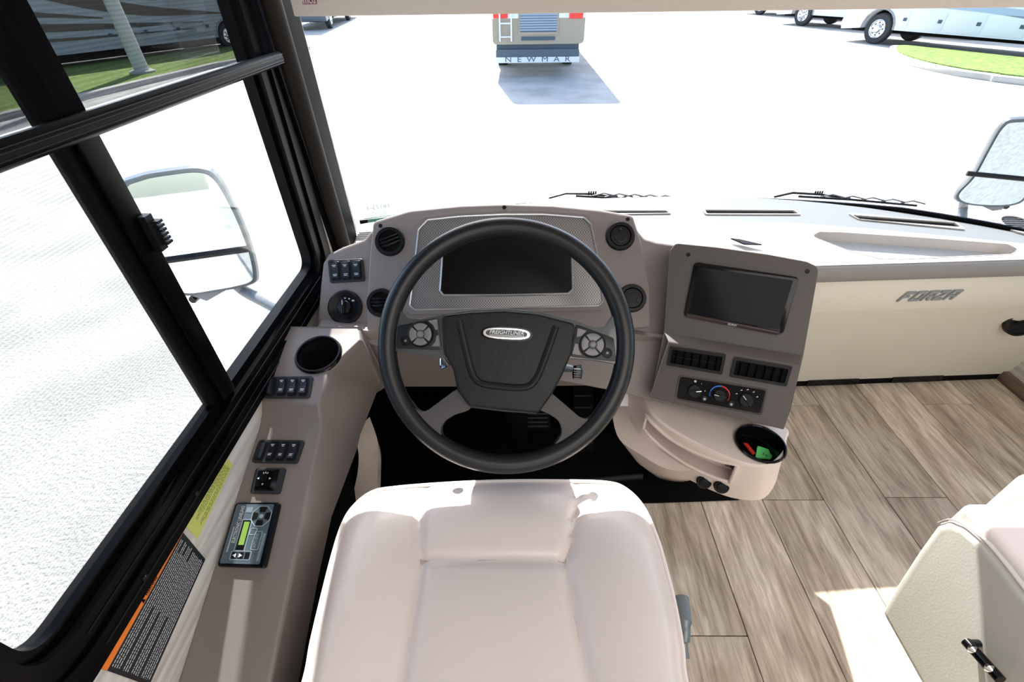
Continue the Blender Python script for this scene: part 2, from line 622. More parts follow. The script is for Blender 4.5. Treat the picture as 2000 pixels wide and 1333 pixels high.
def text(pl, s, uv0, uv1, height, m, parent, h=0.001, ext=0.0004, shear=0.0, name='lettering', flip=False, bold=0.0, label=None):
    """raised lettering on a plane from baseline start uv0 to end uv1, cap height in metres"""
    cu = bpy.data.curves.new('txt', 'FONT')
    cu.body = s
    cu.shear = shear
    cu.offset = bold
    cu.resolution_u = 2
    to = bpy.data.objects.new('txt', cu)
    COL.objects.link(to)
    bpy.context.view_layer.update()
    me = bpy.data.meshes.new_from_object(to.evaluated_get(bpy.context.evaluated_depsgraph_get()))
    bpy.data.objects.remove(to)
    bm = NB()
    bm.from_mesh(me)
    bpy.data.meshes.remove(me)
    xs = [v.co.x for v in bm.verts]
    ys = [v.co.y for v in bm.verts]
    x0, x1, y1 = min(xs), max(xs), max(ys)
    a, b = V(uv0), V(uv1)
    d = b - a
    L = d.length
    d.normalize()
    e = V((-d.y, d.x))
    ret = bmesh.ops.extrude_face_region(bm, geom=list(bm.faces))
    for g in ret['geom']:
        if isinstance(g, bmesh.types.BMVert):
            g.co.z = 1.0
    for v in bm.verts:
        x = (v.co.x - x0) / (x1 - x0) * L
        if flip:
            x = L - x
        y = v.co.y / y1 * height
        q = a + d * x + e * y
        v.co = pl.w(q.x, q.y, h + (ext if v.co.z > 0.5 else 0))
    return link(name, bm, m, parent, label=label)


def bil(q):
    a, b, c, d = [V(p) for p in q]     # TL TR BR BL
    return lambda s, t: tuple((a * (1 - s) + b * s) * (1 - t) + (d * (1 - s) + c * s) * t)


def sub(q, s0, s1, t0, t1):
    f = bil(q)
    return [f(s0, t0), f(s1, t0), f(s1, t1), f(s0, t1)]


# =================================================================== SETTING
XL, XR, YB, ZC = -0.5, 1.95, -2.4, 2.0
fl = NB(); box(fl, XL - 0.02, XR + 0.02, YB, 1.5, -0.06, -0.006)
floor = link('floor', fl, BLKM, kind='structure')
# planks: real boards with recessed joints
edges = [XL + 0.002, -0.399, -0.205, -0.011, 0.183, 0.377, 0.571, 0.765, 0.957, 1.152, 1.346, 1.542, 1.736, XR - 0.002]
joints = {0: 0.1, 1: -0.4, 2: 0.3, 3: -0.1, 4: 0.62, 5: 0.447, 6: -0.35, 7: 0.829, 8: 1.235, 9: 0.838, 10: 0.25, 11: 1.24, 12: 0.55}
for i in range(len(edges) - 1):
    x0, x1 = edges[i] + 0.0011, edges[i + 1] - 0.0011
    j = joints[i]
    ys = sorted({YB + 0.01, 1.46} | {j + 1.22 * k for k in range(-3, 2) if YB + 0.05 < j + 1.22 * k < 1.44})
    for a, b in zip(ys, ys[1:]):
        if b < -1.3:
            continue
        bm = NB(); box(bm, x0, x1, a + 0.0011, b - 0.0011, -0.006, 0.0)
        link('plank', bm, WOOD, floor, bevel=0.0012, seg=1)

# left wall: one slab with the window opening (plane x = -0.5)
PWL = Plane((XL, 0, 0), (1, 0, 0), (0, -1, 0))      # u = -Y, v = z? checked below
if PWL.v.z < 0:
    PWL = Plane((XL, 0, 0), (1, 0, 0), (0, 1, 0))
US = 1 if PWL.u.y > 0 else -1


def WLp(Y, z):
    return (US * Y, z)


def wrect(y0, y1, z0, z1, r=0.0, n=6):
    return rounded([WLp(y0, z0), WLp(y1, z0), WLp(y1, z1), WLp(y0, z1)], r, n)


wy0, wy1, wz0, wz1 = 0.09, 1.085, 0.668, 1.62
bm = NB()
plate(bm, PWL, [WLp(-8, -0.6), WLp(1.42, -0.6), WLp(1.42, 0.60), WLp(1.335, 0.62), WLp(1.235, ZC), WLp(-8, ZC)], -0.055, 0.0, [wrect(wy0 + 0.02, wy1 - 0.02, wz0 + 0.02, wz1, 0.06)])
wall_left = link('wall_left', bm, PAPER, kind='structure', smooth=30)
# window frame
win = bpy.data.objects.new('window_1', None); COL.objects.link(win); win.location = (XL, 0.55, wz0); WORLD['window_1'] = V(win.location)
win['kind'] = 'structure'
gy0, gy1, gz0, gz1 = 0.165, 1.005, 0.742, 1.56
bm = NB()
plate(bm, PWL, wrect(wy0, wy1, wz0, wz1, 0.085, 8), 0.0, 0.010, [wrect(wy0 + 0.035, wy1 - 0.035, wz0 + 0.030, wz1 - 0.03, 0.075, 8)])
link('window_frame', bm, FRM, win)
bm = NB()
plate(bm, PWL, wrect(wy0 + 0.033, wy1 - 0.033, wz0 + 0.028, wz1 - 0.028, 0.075, 8), -0.03, 0.004, [wrect(gy0 - 0.012, gy1 + 0.012, gz0 - 0.015, gz1, 0.05, 8)])
link('window_frame', bm, FRM, win)
bm = NB()
plate(bm, PWL, wrect(gy0 - 0.013, gy1 + 0.013, gz0 - 0.016, gz1 + 0.01, 0.05, 8), -0.030, -0.008, [wrect(gy0, gy1, gz0, gz1, 0.035, 8)])
link('window_frame', bm, FRM, win)
for zz in (wz0 + 0.016, wz0 + 0.045):
    bm = NB()
    tube(bm, [(XL + (0.0105 if zz < 0.69 else 0.0045), y, zz) for y in (0.2, 1.0)], 0.0013, 6)
    link('sealing_bead', bm, BLK, win)
for y in (0.275, 0.40, 0.80, 0.95):
    bm = NB(); lathe(bm, PWL, US * y, wz0 + 0.018, [(0, 0.0125), (0.0035, 0.012), (0.0045, 0.0095)], 12)
    link('screw', bm, BLK, win)
# sliding sash mullion
bm = NB()
box(bm, XL - 0.020, XL - 0.002, 0.548, 0.584, gz0 - 0.01, gz1)
link('mullion', bm, FRM, win, bevel=0.003)
bm = NB()
box(bm, XL - 0.027, XL - 0.010, 0.530, 0.550, gz0 - 0.01, gz1)
link('mullion', bm, BLKP, win, bevel=0.003)
bm = NB()
for k in range(6):
    box(bm, XL + 0.004, XL + 0.016, 0.578 + 0.002 * (k % 2), 0.590, 1.012 + k * 0.006, 1.0155 + k * 0.006)
box(bm, XL - 0.004, XL + 0.008, 0.572, 0.586, 1.005, 1.055)
link('sash_latch', bm, BLK, win)
bm = NB(); box(bm, XL - 0.029, XL - 0.026, 0.575, gy1 + 0.01, gz0 - 0.01, gz1)
link('window_pane', bm, GLASS, win)
bm = NB(); box(bm, XL - 0.034, XL - 0.031, gy0 - 0.01, 0.545, gz0 - 0.01, gz1)
link('window_pane', bm, GLASS, win)
bm = NB(); gridsurf(bm, [[(XL - 0.020, gy0 - 0.01, gz0 - 0.01), (XL - 0.020, 0.535, gz0 - 0.01)], [(XL - 0.020, gy0 - 0.01, gz1), (XL - 0.020, 0.535, gz1)]])
link('insect_screen', bm, SCREENF, win, label='fine insect screen over the rear sash')

# right wall with passenger window, back wall, ceiling
PWR = Plane((XR, 0, 0), (-1, 0, 0), (0, 1, 0))
sgn = 1 if PWR.v.z > 0 else -1
bm = NB()
plate(bm, PWR, [(-8, -0.6 * sgn), (1.5, -0.6 * sgn), (1.5, ZC * sgn), (-8, ZC * sgn)], -0.055, 0.0,
      [rounded([(0.1, 0.75 * sgn), (1.0, 0.75 * sgn), (1.0, 1.6 * sgn), (0.1, 1.6 * sgn)], 0.06)])
link('wall_right', bm, PAPER, kind='structure', smooth=30)
bm = NB(); box(bm, XL - 0.05, XR + 0.05, YB - 0.05, YB, -0.05, ZC)
link('wall_back', bm, WALLW, kind='structure')
bm = NB(); box(bm, XL - 0.05, XR + 0.05, YB, 1.25, ZC, ZC + 0.05)
link('ceiling', bm, WALLW, kind='structure')
bm = NB(); box(bm, XR - 0.022, XR, YB, 1.46, 0.0, 0.045)
link('baseboard_right', bm, TRIMW, kind='structure', bevel=0.003)


def wsY(x, z=0.70):
    return 1.53 - (0.237 if x > 0.6 else 0.135) * (x - 0.6) ** 2 - (z - 0.70) * (0.22 if x > 0.6 else 0.22 - 0.14 * min(1, (0.6 - x) / 1.1))


# front bulkhead under the windshield
edz = lambda x: min(0.693, 0.645 + (wsY(x) - 1.165 - 0.05 * (x - 1)) * 0.17 + 0.004)
bm = NB()
xs = [XL + (XR - XL) * i / 24 for i in range(25)]
bky = lambda x: wsY(x) + 0.03 if x < 0.4 else max(wsY(x) + 0.03, 1.43)
gridsurf(bm, [[(x, bky(x), -0.3) for x in xs], [(x, bky(x), 0.50) for x in xs], [(x, wsY(x) + 0.02, edz(x) - 0.06) for x in xs], [(x, wsY(x) + 0.02, edz(x) - 0.008) for x in xs]], (0, 0.03, 0))
link('wall_front', bm, BLKM, kind='structure')
bm = NB()
gridsurf(bm, [[(x, wsY(x) + 0.01, edz(x)) for x in xs]] + [[(x, wsY(x, z) + 0.01, z) for x in xs] for z in (0.75, 1.0, 1.4, 1.8, 2.0)])
ws = link('window_2', bm, GLASS, kind='structure')
bm = NB()
tube(bm, [(x, wsY(x) + 0.004, edz(x)) for x in xs], 0.008, 8)
link('windshield_gasket', bm, FRM, ws)

# A pillar with the track of the side shade (left)
pil = bpy.data.objects.new('trim_1', None); COL.objects.link(pil); pil.location = (XL, 1.2, 0.62); WORLD['trim_1'] = V(pil.location); pil['kind'] = 'structure'


def post(name, y0b, y1b, y0t, y1t, x1, m, zb=0.60, zt=1.95, bev=0.004, x0=XL - 0.005):
    bm = NB()
    prism3(bm, [(x0, y0t, zt), (x1, y0t, zt), (x1, y1t, zt), (x0, y1t, zt)], [(x0, y0b, zb), (x1, y0b, zb), (x1, y1b, zb), (x0, y1b, zb)])
    return link(name, bm, m, pil, bevel=bev)


kz = lambda a, b: (a, a + (b - a) * (1.95 - 0.60) / (1.15 - 0.70))      # extend a measured slope to the full height


def pp(pxb, pxt, X):
    """pillar edge at wall-parallel plane X from two measured sight lines; returns Y at z .60 and z 1.95"""
    a, b = atX(*pxb, X), atX(*pxt, X)
    k = (b.y - a.y) / (b.z - a.z)
    return a.y + k * (0.60 - a.z), a.y + k * (1.95 - a.z)


e0 = pp((655, 462), (540, 110), XL + 0.02)
e1 = pp((668, 462), (560, 110), XL + 0.035)
e2 = pp((683, 462), (590, 110), XL + 0.035)
e3 = pp((699, 462), (608, 110), XL + 0.012)
post('pillar_strip', e0[0], e1[0], e0[1], e1[1], XL + 0.018, FRM)
PILB = mat('pillar_brown', (0.016, 0.013, 0.011), 0.45, spec=0.07)
bm = NB()
c0 = V((XL + 0.012, (e1[0] + e2[0]) / 2, 0.60)); c1 = V((XL + 0.012, (e1[1] + e2[1]) / 2, 1.95))
tube(bm, [c0, c0.lerp(c1, 0.5), c1], 0.027, 16)
link('shade_track', bm, PILB, pil, label='brownish rounded shade track of the front pillar')
post('pillar_cover', (e1[0] + e2[0]) / 2, e3[0], (e1[1] + e2[1]) / 2, e3[1], XL + 0.010, BLKP)
post('pillar_cover', e3[0] - 0.03, e3[0] + 0.012, e3[1] - 0.03, e3[1] + 0.012, XL + 0.006, BLKP)

# =================================================================== OUTSIDE
GZ = -1.0
bm = NB(); box(bm, -80, 90, -30, 140, GZ - 0.1, GZ)
link('ground', bm, CONC, kind='structure')


def frame_of(o, d):
    """local frame helper for vehicles: o ground point, d heading (unit, towards the front); side vector to the right"""
    d = V((d[0], d[1], 0)).normalized()
    s = V((d.y, -d.x, 0))
    return lambda x, y, z: V(o) + d * x + s * y + V((0, 0, z))


def lbox(bm, f, x0, x1, y0, y1, z0, z1):
    prism3(bm, [f(x0, y0, z1), f(x1, y0, z1), f(x1, y1, z1), f(x0, y1, z1)], [f(x0, y0, z0), f(x1, y0, z0), f(x1, y1, z0), f(x0, y1, z0)])


def wheel_part(parent, f, x, y, r, side, w=0.28):
    """tyre with rim and hub; side = +1/-1 outward direction in local y"""
    c = f(x, y, r)
    nrm = (f(x, y + side, r) - c).normalized()
    P = Plane(c, nrm, f(x + 1, y, r) - c)
    bm = NB(); lathe(bm, P, 0, 0, [(0, -w), (r * 0.9, -w), (r, -w * 0.85), (r, -0.04), (r * 0.93, 0), (r * 0.62, -0.01), (r * 0.6, -0.05), (0, -0.05)], 32)
    t = link('tyre', bm, TYRE, parent)
    bm = NB(); lathe(bm, P, 0, 0, [(r * 0.61, -0.005), (r * 0.57, 0.0), (r * 0.52, -0.03), (r * 0.3, -0.035), (r * 0.26, 0.0), (r * 0.2, 0.03), (0, 0.035)], 28)
    link('rim', bm, CHROME, t)
    bm = NB()
    for k in range(8):
        a = 2 * pi * k / 8
        lathe(bm, P, r * 0.4 * cos(a), r * 0.4 * sin(a), [(r * 0.06, -0.034), (r * 0.06, -0.02), (0, -0.02)], 8)
    link('rim_hole', bm, GRILLE, t)


def side_coach(name, label, o, d, side, L, group=None, arch_x=-1.5, swoosh=None, low=(RVW, RVBLUE), H=3.7, rearx=-7.6, wr=0.5):
    """motorhome standing on the ground: o = front corner of the visible side; side=+1 if the hull lies to local +y"""
    f = frame_of(o, d)
    g = lambda x, y, z: f(x, y * side, z)
    T = thing(name, label, 'motorhome', V(o))
    Wd = 2.5
    # hull with rounded nose
    prof = [(0.10, 0.42), (0.16, 0.62), (0.05, 1.0), (0.0, 1.5), (-0.15, 2.6), (-0.35, 3.3), (-0.7, H), (-L, H), (-L, 0.55)]
    under = []
    ax = arch_x
    ar = wr * 1.22
    low_z = 0.42
    pts = [(0.02, low_z)]
    top = [(0.10, 0.62), (0.04, 1.0), (0.0, 1.6), (-0.15, 2.6), (-0.35, 3.3), (-0.7, H), (-L, H), (-L, 0.5)]
    arc = lambda cx: [(cx - ar * cos(a), max(low_z, wr + ar * sin(a) * 1.0)) for a in [pi * k / 10 for k in range(11)]]
    loop = pts + top + arc(rearx) + arc(ax)
    bm = NB()
    A = [g(x, 0, z) for x, z in loop]
    B = [g(x, Wd, z) for x, z in loop]
    tess = tessellate_polygon([[V((x, z, 0)) for x, z in loop]])
    va = [bm.verts.new(p) for p in A]; vb = [bm.verts.new(p) for p in B]
    for t in tess:
        bm.faces.new([va[i] for i in t]); bm.faces.new([vb[i] for i in reversed(t)])
    for i in range(len(loop)):
        j = (i + 1) % len(loop)
        bm.faces.new((va[i], va[j], vb[j], vb[i]))
    body = link('body', bm, low[0], T)
    # black underside block, hung low to stand in for the shadow underneath
    bm = NB(); lbox(bm, lambda x, y, z: g(x, y, z), -L + 0.3, -0.2, 0.35, Wd - 0.35, 0.20 if side < 0 else 0.38, 0.55)
    link('chassis_shadow_block', bm, BLKM, T)
    for x in (ax, rearx):
        wheel_part(T, g, x, 0.04, wr, -1)
        wheel_part(T, g, x, Wd - 0.04, wr, 1)
        bm = NB()
        for a in range(10):
            a0, a1 = pi * a / 10, pi * (a + 1) / 10
            q = [(x - ar * cos(a0), wr + ar * sin(a0)), (x - ar * cos(a1), wr + ar * sin(a1)), (x - (ar + 0.06) * cos(a1), wr + (ar + 0.06) * sin(a1)), (x - (ar + 0.06) * cos(a0), wr + (ar + 0.06) * sin(a0))]
            prism3(bm, [g(u, -0.02, v) for u, v in q], [g(u, 0.01, v) for u, v in q])
        link('wheel_arch_trim', bm, RVGREY, T)
        bm = NB()
        lbox(bm, g, x - ar + 0.03, x + ar - 0.03, 0.30, 0.33, 0.45, 1.1)
        link('wheel_well', bm, BLKM, T)
    # storage doors below the floor line
    xx = ax - ar - 0.12
    wdt = [0.35, 1.15, 1.15, 1.15]
    for k, w_ in enumerate(wdt):
        bm = NB(); lbox(bm, g, xx - w_, xx, -0.012, 0.01, 0.55, 1.12)
        dr = link('compartment_door', bm, low[0], T, bevel=0.008)
        bm = NB(); lbox(bm, g, xx - w_ + 0.08, xx - w_ + 0.20, -0.03, -0.010, 0.80, 0.90)
        link('latch', bm, GRILLE, dr)
        xx -= w_ + 0.06
        if xx < rearx + ar + 1.2:
            break
    # windscreen, side windows
    bm = NB(); lbox(bm, g, -2.4, -1.0, -0.01, 0.01, 1.75, 2.6)
    link('window', bm, BLKG, T)
    bm = NB(); lbox(bm, g, -6.4, -4.2, -0.01, 0.01, 1.9, 2.6)
    link('window', bm, BLKG, T)
    bm = NB(); prism3(bm, [g(x, 0.15, z) for x, z in ((0.03, 1.5), (-0.12, 2.7), (-0.2, 2.7), (-0.1, 1.5))], [g(x, Wd - 0.15, z) for x, z in ((0.03, 1.5), (-0.12, 2.7), (-0.2, 2.7), (-0.1, 1.5))])
    link('windscreen', bm, BLKG, T)
    bm = NB(); prism3(bm, [g(x, 0.08, z) for x, z in ((0.13, 0.72), (0.10, 1.02), (-0.05, 1.05), (-0.05, 0.72))], [g(x, 0.5, z) for x, z in ((0.13, 0.72), (0.10, 1.02), (-0.05, 1.05), (-0.05, 0.72))])
    link('headlamp', bm, SATIN, T, bevel=0.02)
    # graphics: painted bands standing a few millimetres proud
    for q, mm in (swoosh or []):
        loopq = [tuple(p) for p in smooth_open([(a, b, 0) for a, b in q[0]], 5)] + [tuple(p) for p in smooth_open([(a, b, 0) for a, b in q[1]], 5)][::-1]
        bm = NB()
        prism3(bm, [g(p[0], -0.012, p[1]) for p in loopq], [g(p[0], 0.004, p[1]) for p in loopq])
        link('painted_swoosh', bm, mm, T)
    return T


sw_right = [(([(-3.0, 1.25), (-5.5, 1.1), (-9, 0.62)], [(-3.0, 1.32), (-5.5, 1.3), (-9, 0.95)]), RVBLUE),
            (([(-0.2, 1.15), (-2.2, 1.22), (-5.0, 1.45)], [(-0.2, 1.19), (-2.2, 1.29), (-5.0, 1.6)]), RVBLUE),
            (([(-3.6, 1.55), (-6.0, 1.32), (-9.5, 1.1)], [(-3.6, 1.7), (-6.0, 1.6), (-9.5, 1.5)]), RVGREY)]
side_coach('motorhome', 'white motorhome with chrome front wheel behind the grass island', (13.35, 23.0, GZ), (-0.40, 0.915), 1, 10, arch_x=-1.45, swoosh=sw_right, wr=0.5)
side_coach('motorhome', 'white motorhome with tan wheel, second in the line of parked coaches', (14.3, 31.2, GZ), (-0.40, 0.915), 1, 10, arch_x=-1.6, wr=0.5)
side_coach('motorhome', 'motorhome farthest along the line, only its dark wheel below the shade', (15.6, 39.6, GZ), (-0.40, 0.915), 1, 9, arch_x=-1.5, wr=0.5)
sw_left = [(([(-1.0, 1.20), (-5.0, 1.42), (-9.5, 2.6)], [(-1.0, 1.23), (-5.0, 1.78), (-9.5, 3.1)]), RVBROWN),
           (([(-2.0, 0.98), (-6.0, 1.02), (-11.5, 1.25)], [(-2.0, 1.02), (-6.0, 1.20), (-11.5, 1.55)]), RVBROWN),
           (([(-3.5, 1.72), (-7.0, 2.0), (-11, 2.9)], [(-3.5, 1.80), (-7.0, 2.4), (-11, 3.4)]), RVBROWN),
           (([(-5.5, 1.30), (-9.0, 1.62), (-12.5, 2.3)], [(-5.5, 1.34), (-9.0, 1.85), (-12.5, 2.8)]), RVBROWN),
           (([(-2.5, 0.80), (-7.0, 0.80), (-12.5, 0.92)], [(-2.5, 0.83), (-7.0, 0.88), (-12.5, 1.04)]), RVBROWN)]
side_coach('motorhome', 'grey coach with dark brown swooshes behind the lamp pole, seen through the black shade', (-11.4, 23.5, GZ), (0.43, 0.90), -1, 13.5, arch_x=-1.0, swoosh=sw_left, low=(mat('coach_silver', (0.36, 0.38, 0.42), 0.35), RVBLUE), rearx=-11.6, wr=0.45)
bm = NB()
f = frame_of((-9.6, 22.6, GZ), (0.43, 0.90))
# grass verges
ver = thing('grass_verge', 'mown green verge in front of the grey coach, behind a concrete kerb', 'grass', (-12, 15, GZ))
quad = [(-12.2, 4.0), (-11.05, 10.0), (-10.75, 13.0), (-10.15, 17.4), (-8.6, 22.0), (-12.6, 23.5), (-15.6, 17.0), (-18.0, 12.0), (-20.5, 6.0)]
bm = NB(); prism3(bm, [(x, y, GZ + 0.10) for x, y in quad], [(x, y, GZ) for x, y in quad])
link('turf', bm, GRASS, ver)
bm = NB()
edge = quad[:5]
prism3(bm, [(x, y, GZ + 0.13) for x, y in edge] + [(x + 0.18, y - 0.03, GZ + 0.12) for x, y in edge[::-1]], [(x, y, GZ) for x, y in edge] + [(x + 0.2, y - 0.03, GZ) for x, y in edge[::-1]])
link('kerb', bm, CURB, ver)
isl = thing('grass_island', 'bright green grass island with a rounded kerb in front of the white coach', 'grass', (14.5, 15.5, GZ))
ctrl = [atz(1737, 97, GZ + 0.1), atz(1745, 108, GZ + 0.1), atz(1790, 124, GZ + 0.1), atz(1860, 139, GZ + 0.1), atz(1930, 149, GZ + 0.1), atz(2000, 158, GZ + 0.1)]
ctrl = [(p.x, p.y) for p in ctrl] + [(15.5, 9.0), (19.5, 8.0), (17.2, 12.8), (15.4, 16.9), (14.0, 19.9)]
lp = smooth_closed(ctrl, 6)
bm = NB(); prism3(bm, [(x, y, GZ + 0.14) for x, y in lp], [(x, y, GZ) for x, y in lp])
link('kerb', bm, CURB, isl, bevel=0.02)
ccx = sum(p[0] for p in lp) / len(lp); ccy = sum(p[1] for p in lp) / len(lp)
lp2 = []
for x, y in lp:
    d = V((ccx - x, ccy - y)); L_ = d.length; k_ = 0.28 / max(L_, 0.3)
    lp2.append((x + d.x * k_, y + d.y * k_))
bm = NB(); prism3(bm, [(x, y, GZ + 0.17) for x, y in lp2], [(x, y, GZ + 0.02) for x, y in lp2])
link('turf', bm, GRASS, isl)
# lamp pole on the verge
pb = V((-11.35, 15.9, GZ + 0.1))
lpz = thing('lamp_pole', 'pale grey concrete lamp pole standing on the verge, seen through the black shade', 'pole', pb)
bm = NB(); tube(bm, [pb, pb + V((0, 0, 4)), pb + V((0, 0, 8))], [0.20, 0.17, 0.12], 14)
link('shaft', bm, POLE, lpz)
bm = NB(); lathe(bm, Plane(pb, (0, 0, 1)), 0, 0, [(0.34, 0.0), (0.34, 0.05), (0.3, 0.07), (0, 0.07)], 24)
link('footing', bm, CURB, lpz)
bm = NB(); tube(bm, [pb + V((0, 0, 7.9)), pb + V((0.9, 0.1, 8.1))], 0.05, 8); lbox(bm, frame_of(pb + V((0.8, 0.1, 8.0)), (1, 0.1)), 0, 0.7, -0.15, 0.15, 0, 0.14)
link('lamp_head', bm, POLE, lpz)
# brown slatted fence and a blue car far left
fen = thing('slat_fence', 'brown wooden slat fence beyond the rear of the shaded side window', 'fence', (-9.5, 5.0, GZ))
for k in range(34):
    bm = NB(); y = 0.6 + k * 0.22; x = -11.2 - 0.0 * k
    box(bm, x, x + 0.03, y, y + 0.19, GZ + 0.05, GZ + 1.6)
    link('slat', bm, mat('fence_brown', (0.16, 0.10, 0.06), 0.8, var=0.3, vscale=5), fen)
bm = NB()
for z in (GZ + 0.4, GZ + 1.3):
    box(bm, -11.25, -11.2, 0.6, 8.1, z, z + 0.1)
link('rail', bm, mat('fence_brown', (0.16, 0.10, 0.06)), fen)


def car(name, label, o, d, body_m, L=4.4):
    f = frame_of(o, d)
    T = thing(name, label, 'car', V(o))
    prof = [(-0.1, 0.35), (0.0, 0.7), (-1.1, 0.95), (-1.9, 1.45), (-3.4, 1.48), (-4.2, 1.0), (-L, 0.95), (-L, 0.35)]
    bm = NB()
    prism3(bm, [f(x, 0, z) for x, z in prof], [f(x, 1.75, z) for x, z in prof])
    link('body', bm, body_m, T, bevel=0.06, seg=3)
    bm = NB()
    w = [(-1.35, 0.98), (-1.98, 1.38), (-3.3, 1.40), (-3.8, 1.02)]
    prism3(bm, [f(x, -0.015, z) for x, z in w], [f(x, 1.765, z) for x, z in w])
    link('side_window', bm, BLKG, T)
    for x in (-0.85, -3.6):
        wheel_part(T, f, x, 0.03, 0.33, -1, 0.2)
        wheel_part(T, f, x, 1.72, 0.33, 1, 0.2)
    return T


car('car', 'blue car parked before the brown fence, seen through the black shade', (-9.2, 6.9, GZ), (0.2, 1), mat('car_blue', (0.05, 0.13, 0.4), 0.3))
side_coach('motorhome', 'dark coach at the top left corner of the windshield, its shadow on the concrete', (-10.4, 30.5, GZ), (0.12, -1), 1, 11, arch_x=-1.4, low=(mat('coach_slate', (0.10, 0.12, 0.15), 0.4), RVBLUE))

# the coach ahead, seen from behind
RY = 14.9
rv = thing('motorhome', 'tan and brown motorhome ahead seen from its rear, dark mud flap lettering', 'motorhome', (0.57, RY, GZ))
PR = Plane((0.57, RY, GZ), (0, -1, 0), (1, 0, 0))
rp = lambda x, y: PR.hit(x, y)
x0 = rp(963, 100)[0]; x1 = rp(1139, 100)[0]
zb = rp(1000, 87)[1]; zs = rp(1000, 36)[1]
bm = NB()
loop = rounded([(x0, zb), (x1, zb), (x1, 3.75), (x0, 3.75)], [0.12, 0.12, 0.25, 0.25], 5)
plate(bm, PR, loop, -9.0, 0.0)
link('body', bm, RVTAN, rv)
bm = NB(); plate(bm, PR, rounded([(x0 + 0.001, zs), (x1 - 0.001, zs), (x1 - 0.001, 3.7), (x0 + 0.001, 3.7)], [0, 0, .25, .25]), 0.0, 0.015)
link('upper_panel', bm, RVW, rv)
bm = NB(); box(bm, 0.1, 0.9, RY + 2.0, RY + 3.2, GZ + 3.7, GZ + 4.0)
link('roof_air_unit', bm, RVW, rv, bevel=0.05)
gx0, gx1, gzb, gzt = rp(1016, 60)[0], rp(1087, 60)[0], rp(1000, 63)[1], rp(1000, 18)[1]
bm = NB(); plate(bm, PR, [(gx0 - 0.05, gzb - 0.06), (gx1 + 0.05, gzb - 0.06), (gx1 + 0.05, gzt + 0.1), (gx0 - 0.05, gzt + 0.1)], 0.012, 0.03)
gr = link('engine_door', bm, RVTAN, rv)
bm = NB(); plate(bm, PR, [(gx0, gzb), (gx1, gzb), (gx1, gzt), (gx0, gzt)], 0.03, 0.034)
gr = link('engine_grille', bm, GRILLE, rv)
for k in range(9):
    z = gzb + 0.03 + k * (gzt - gzb) / 9
    bm = NB(); plate(bm, PR, [(gx0, z), (gx1, z), (gx1, z + 0.042), (gx0, z + 0.042)], 0.034, 0.05)
    link('slat', bm, GRILLS, gr)
bm = NB(); a = rp(1018, 79); b = rp(1084, 71); plate(bm, PR, [a, (b[0], a[1]), b, (a[0], b[1])], 0.0, 0.03)
link('lower_grille', bm, GRILLE, rv)
for sx in ((963, 992), (1111, 1140)):
    a = rp(sx[0] + 0.5, 36); b = rp(sx[1] - 0.5, 20)
    bm = NB(); plate(bm, PR, rounded([a, (b[0], a[1]), b, (a[0], b[1])], 0.03), 0.0, 0.05)
    link('tail_lamp', bm, TAIL, rv, bevel=0.01)
bm = NB(); a = rp(970, 119); b = rp(1132, 86); plate(bm, PR, [a, (b[0], a[1]), b, (a[0], b[1])], -0.5, -0.15)
link('underbody', bm, GRILLE, rv)
bm = NB(); a = rp(969, 124); b = rp(1132, 96); plate(bm, PR, rounded([a, (b[0], a[1]), b, (a[0], b[1])], 0.04), -0.10, -0.06)
fl_ = link('mud_flap', bm, mat('flap_slate', (0.08, 0.11, 0.14), 0.6), rv)
bm = NB(); a2 = rp(969, 124); b2 = rp(1132, 111); plate(bm, PR, [a2, (b2[0], a2[1]), b2, (a2[0], b2[1])], -0.06, -0.05)
link('flap_band', bm, RVW, fl_)
text(PR, 'N  E  W  M  A  R', rp(987, 121.8), rp(1114, 120.3), 0.125, GRILLE, fl_, h=-0.049, ext=0.004, bold=0.0)
# ladder
bm = NB()
for px in (977, 999):
    a = rp(px, 80)
    p0 = PR.w(a[0], a[1], 0.12)
    tube(bm, [PR.w(a[0], a[1], 0.02), p0, p0 + V((0, 0, 2.6))], 0.022, 8)
a = rp(977, 80); b = rp(999, 80)
for k in range(9):
    z = a[1] + 0.1 + 0.3 * k
    tube(bm, [PR.w(a[0], z, 0.12), PR.w(b[0], z, 0.12)], 0.018, 8)
link('ladder', bm, RVW, rv)
for xx in (x0 + 0.3, x1 - 0.3):
    wheel_part(rv, lambda x, y, z: V((x, RY + y, z + GZ)), xx + 0.0, 2.6, 0.48, 1, 0.25) if False else None
bm = NB()
for xx in (x0 + 0.05, x1 - 0.35):
    P = Plane((0.57 + xx, RY + 2.6, GZ + 0.48), (-1, 0, 0), (0, 1, 0))
    lathe(bm, P, 0, 0, [(0, -0.3), (0.48, -0.3), (0.48, 0), (0.28, 0), (0, -0.04)], 28)
link('rear_wheels', bm, TYRE, rv) if False else link('axle', bm, TYRE, rv)


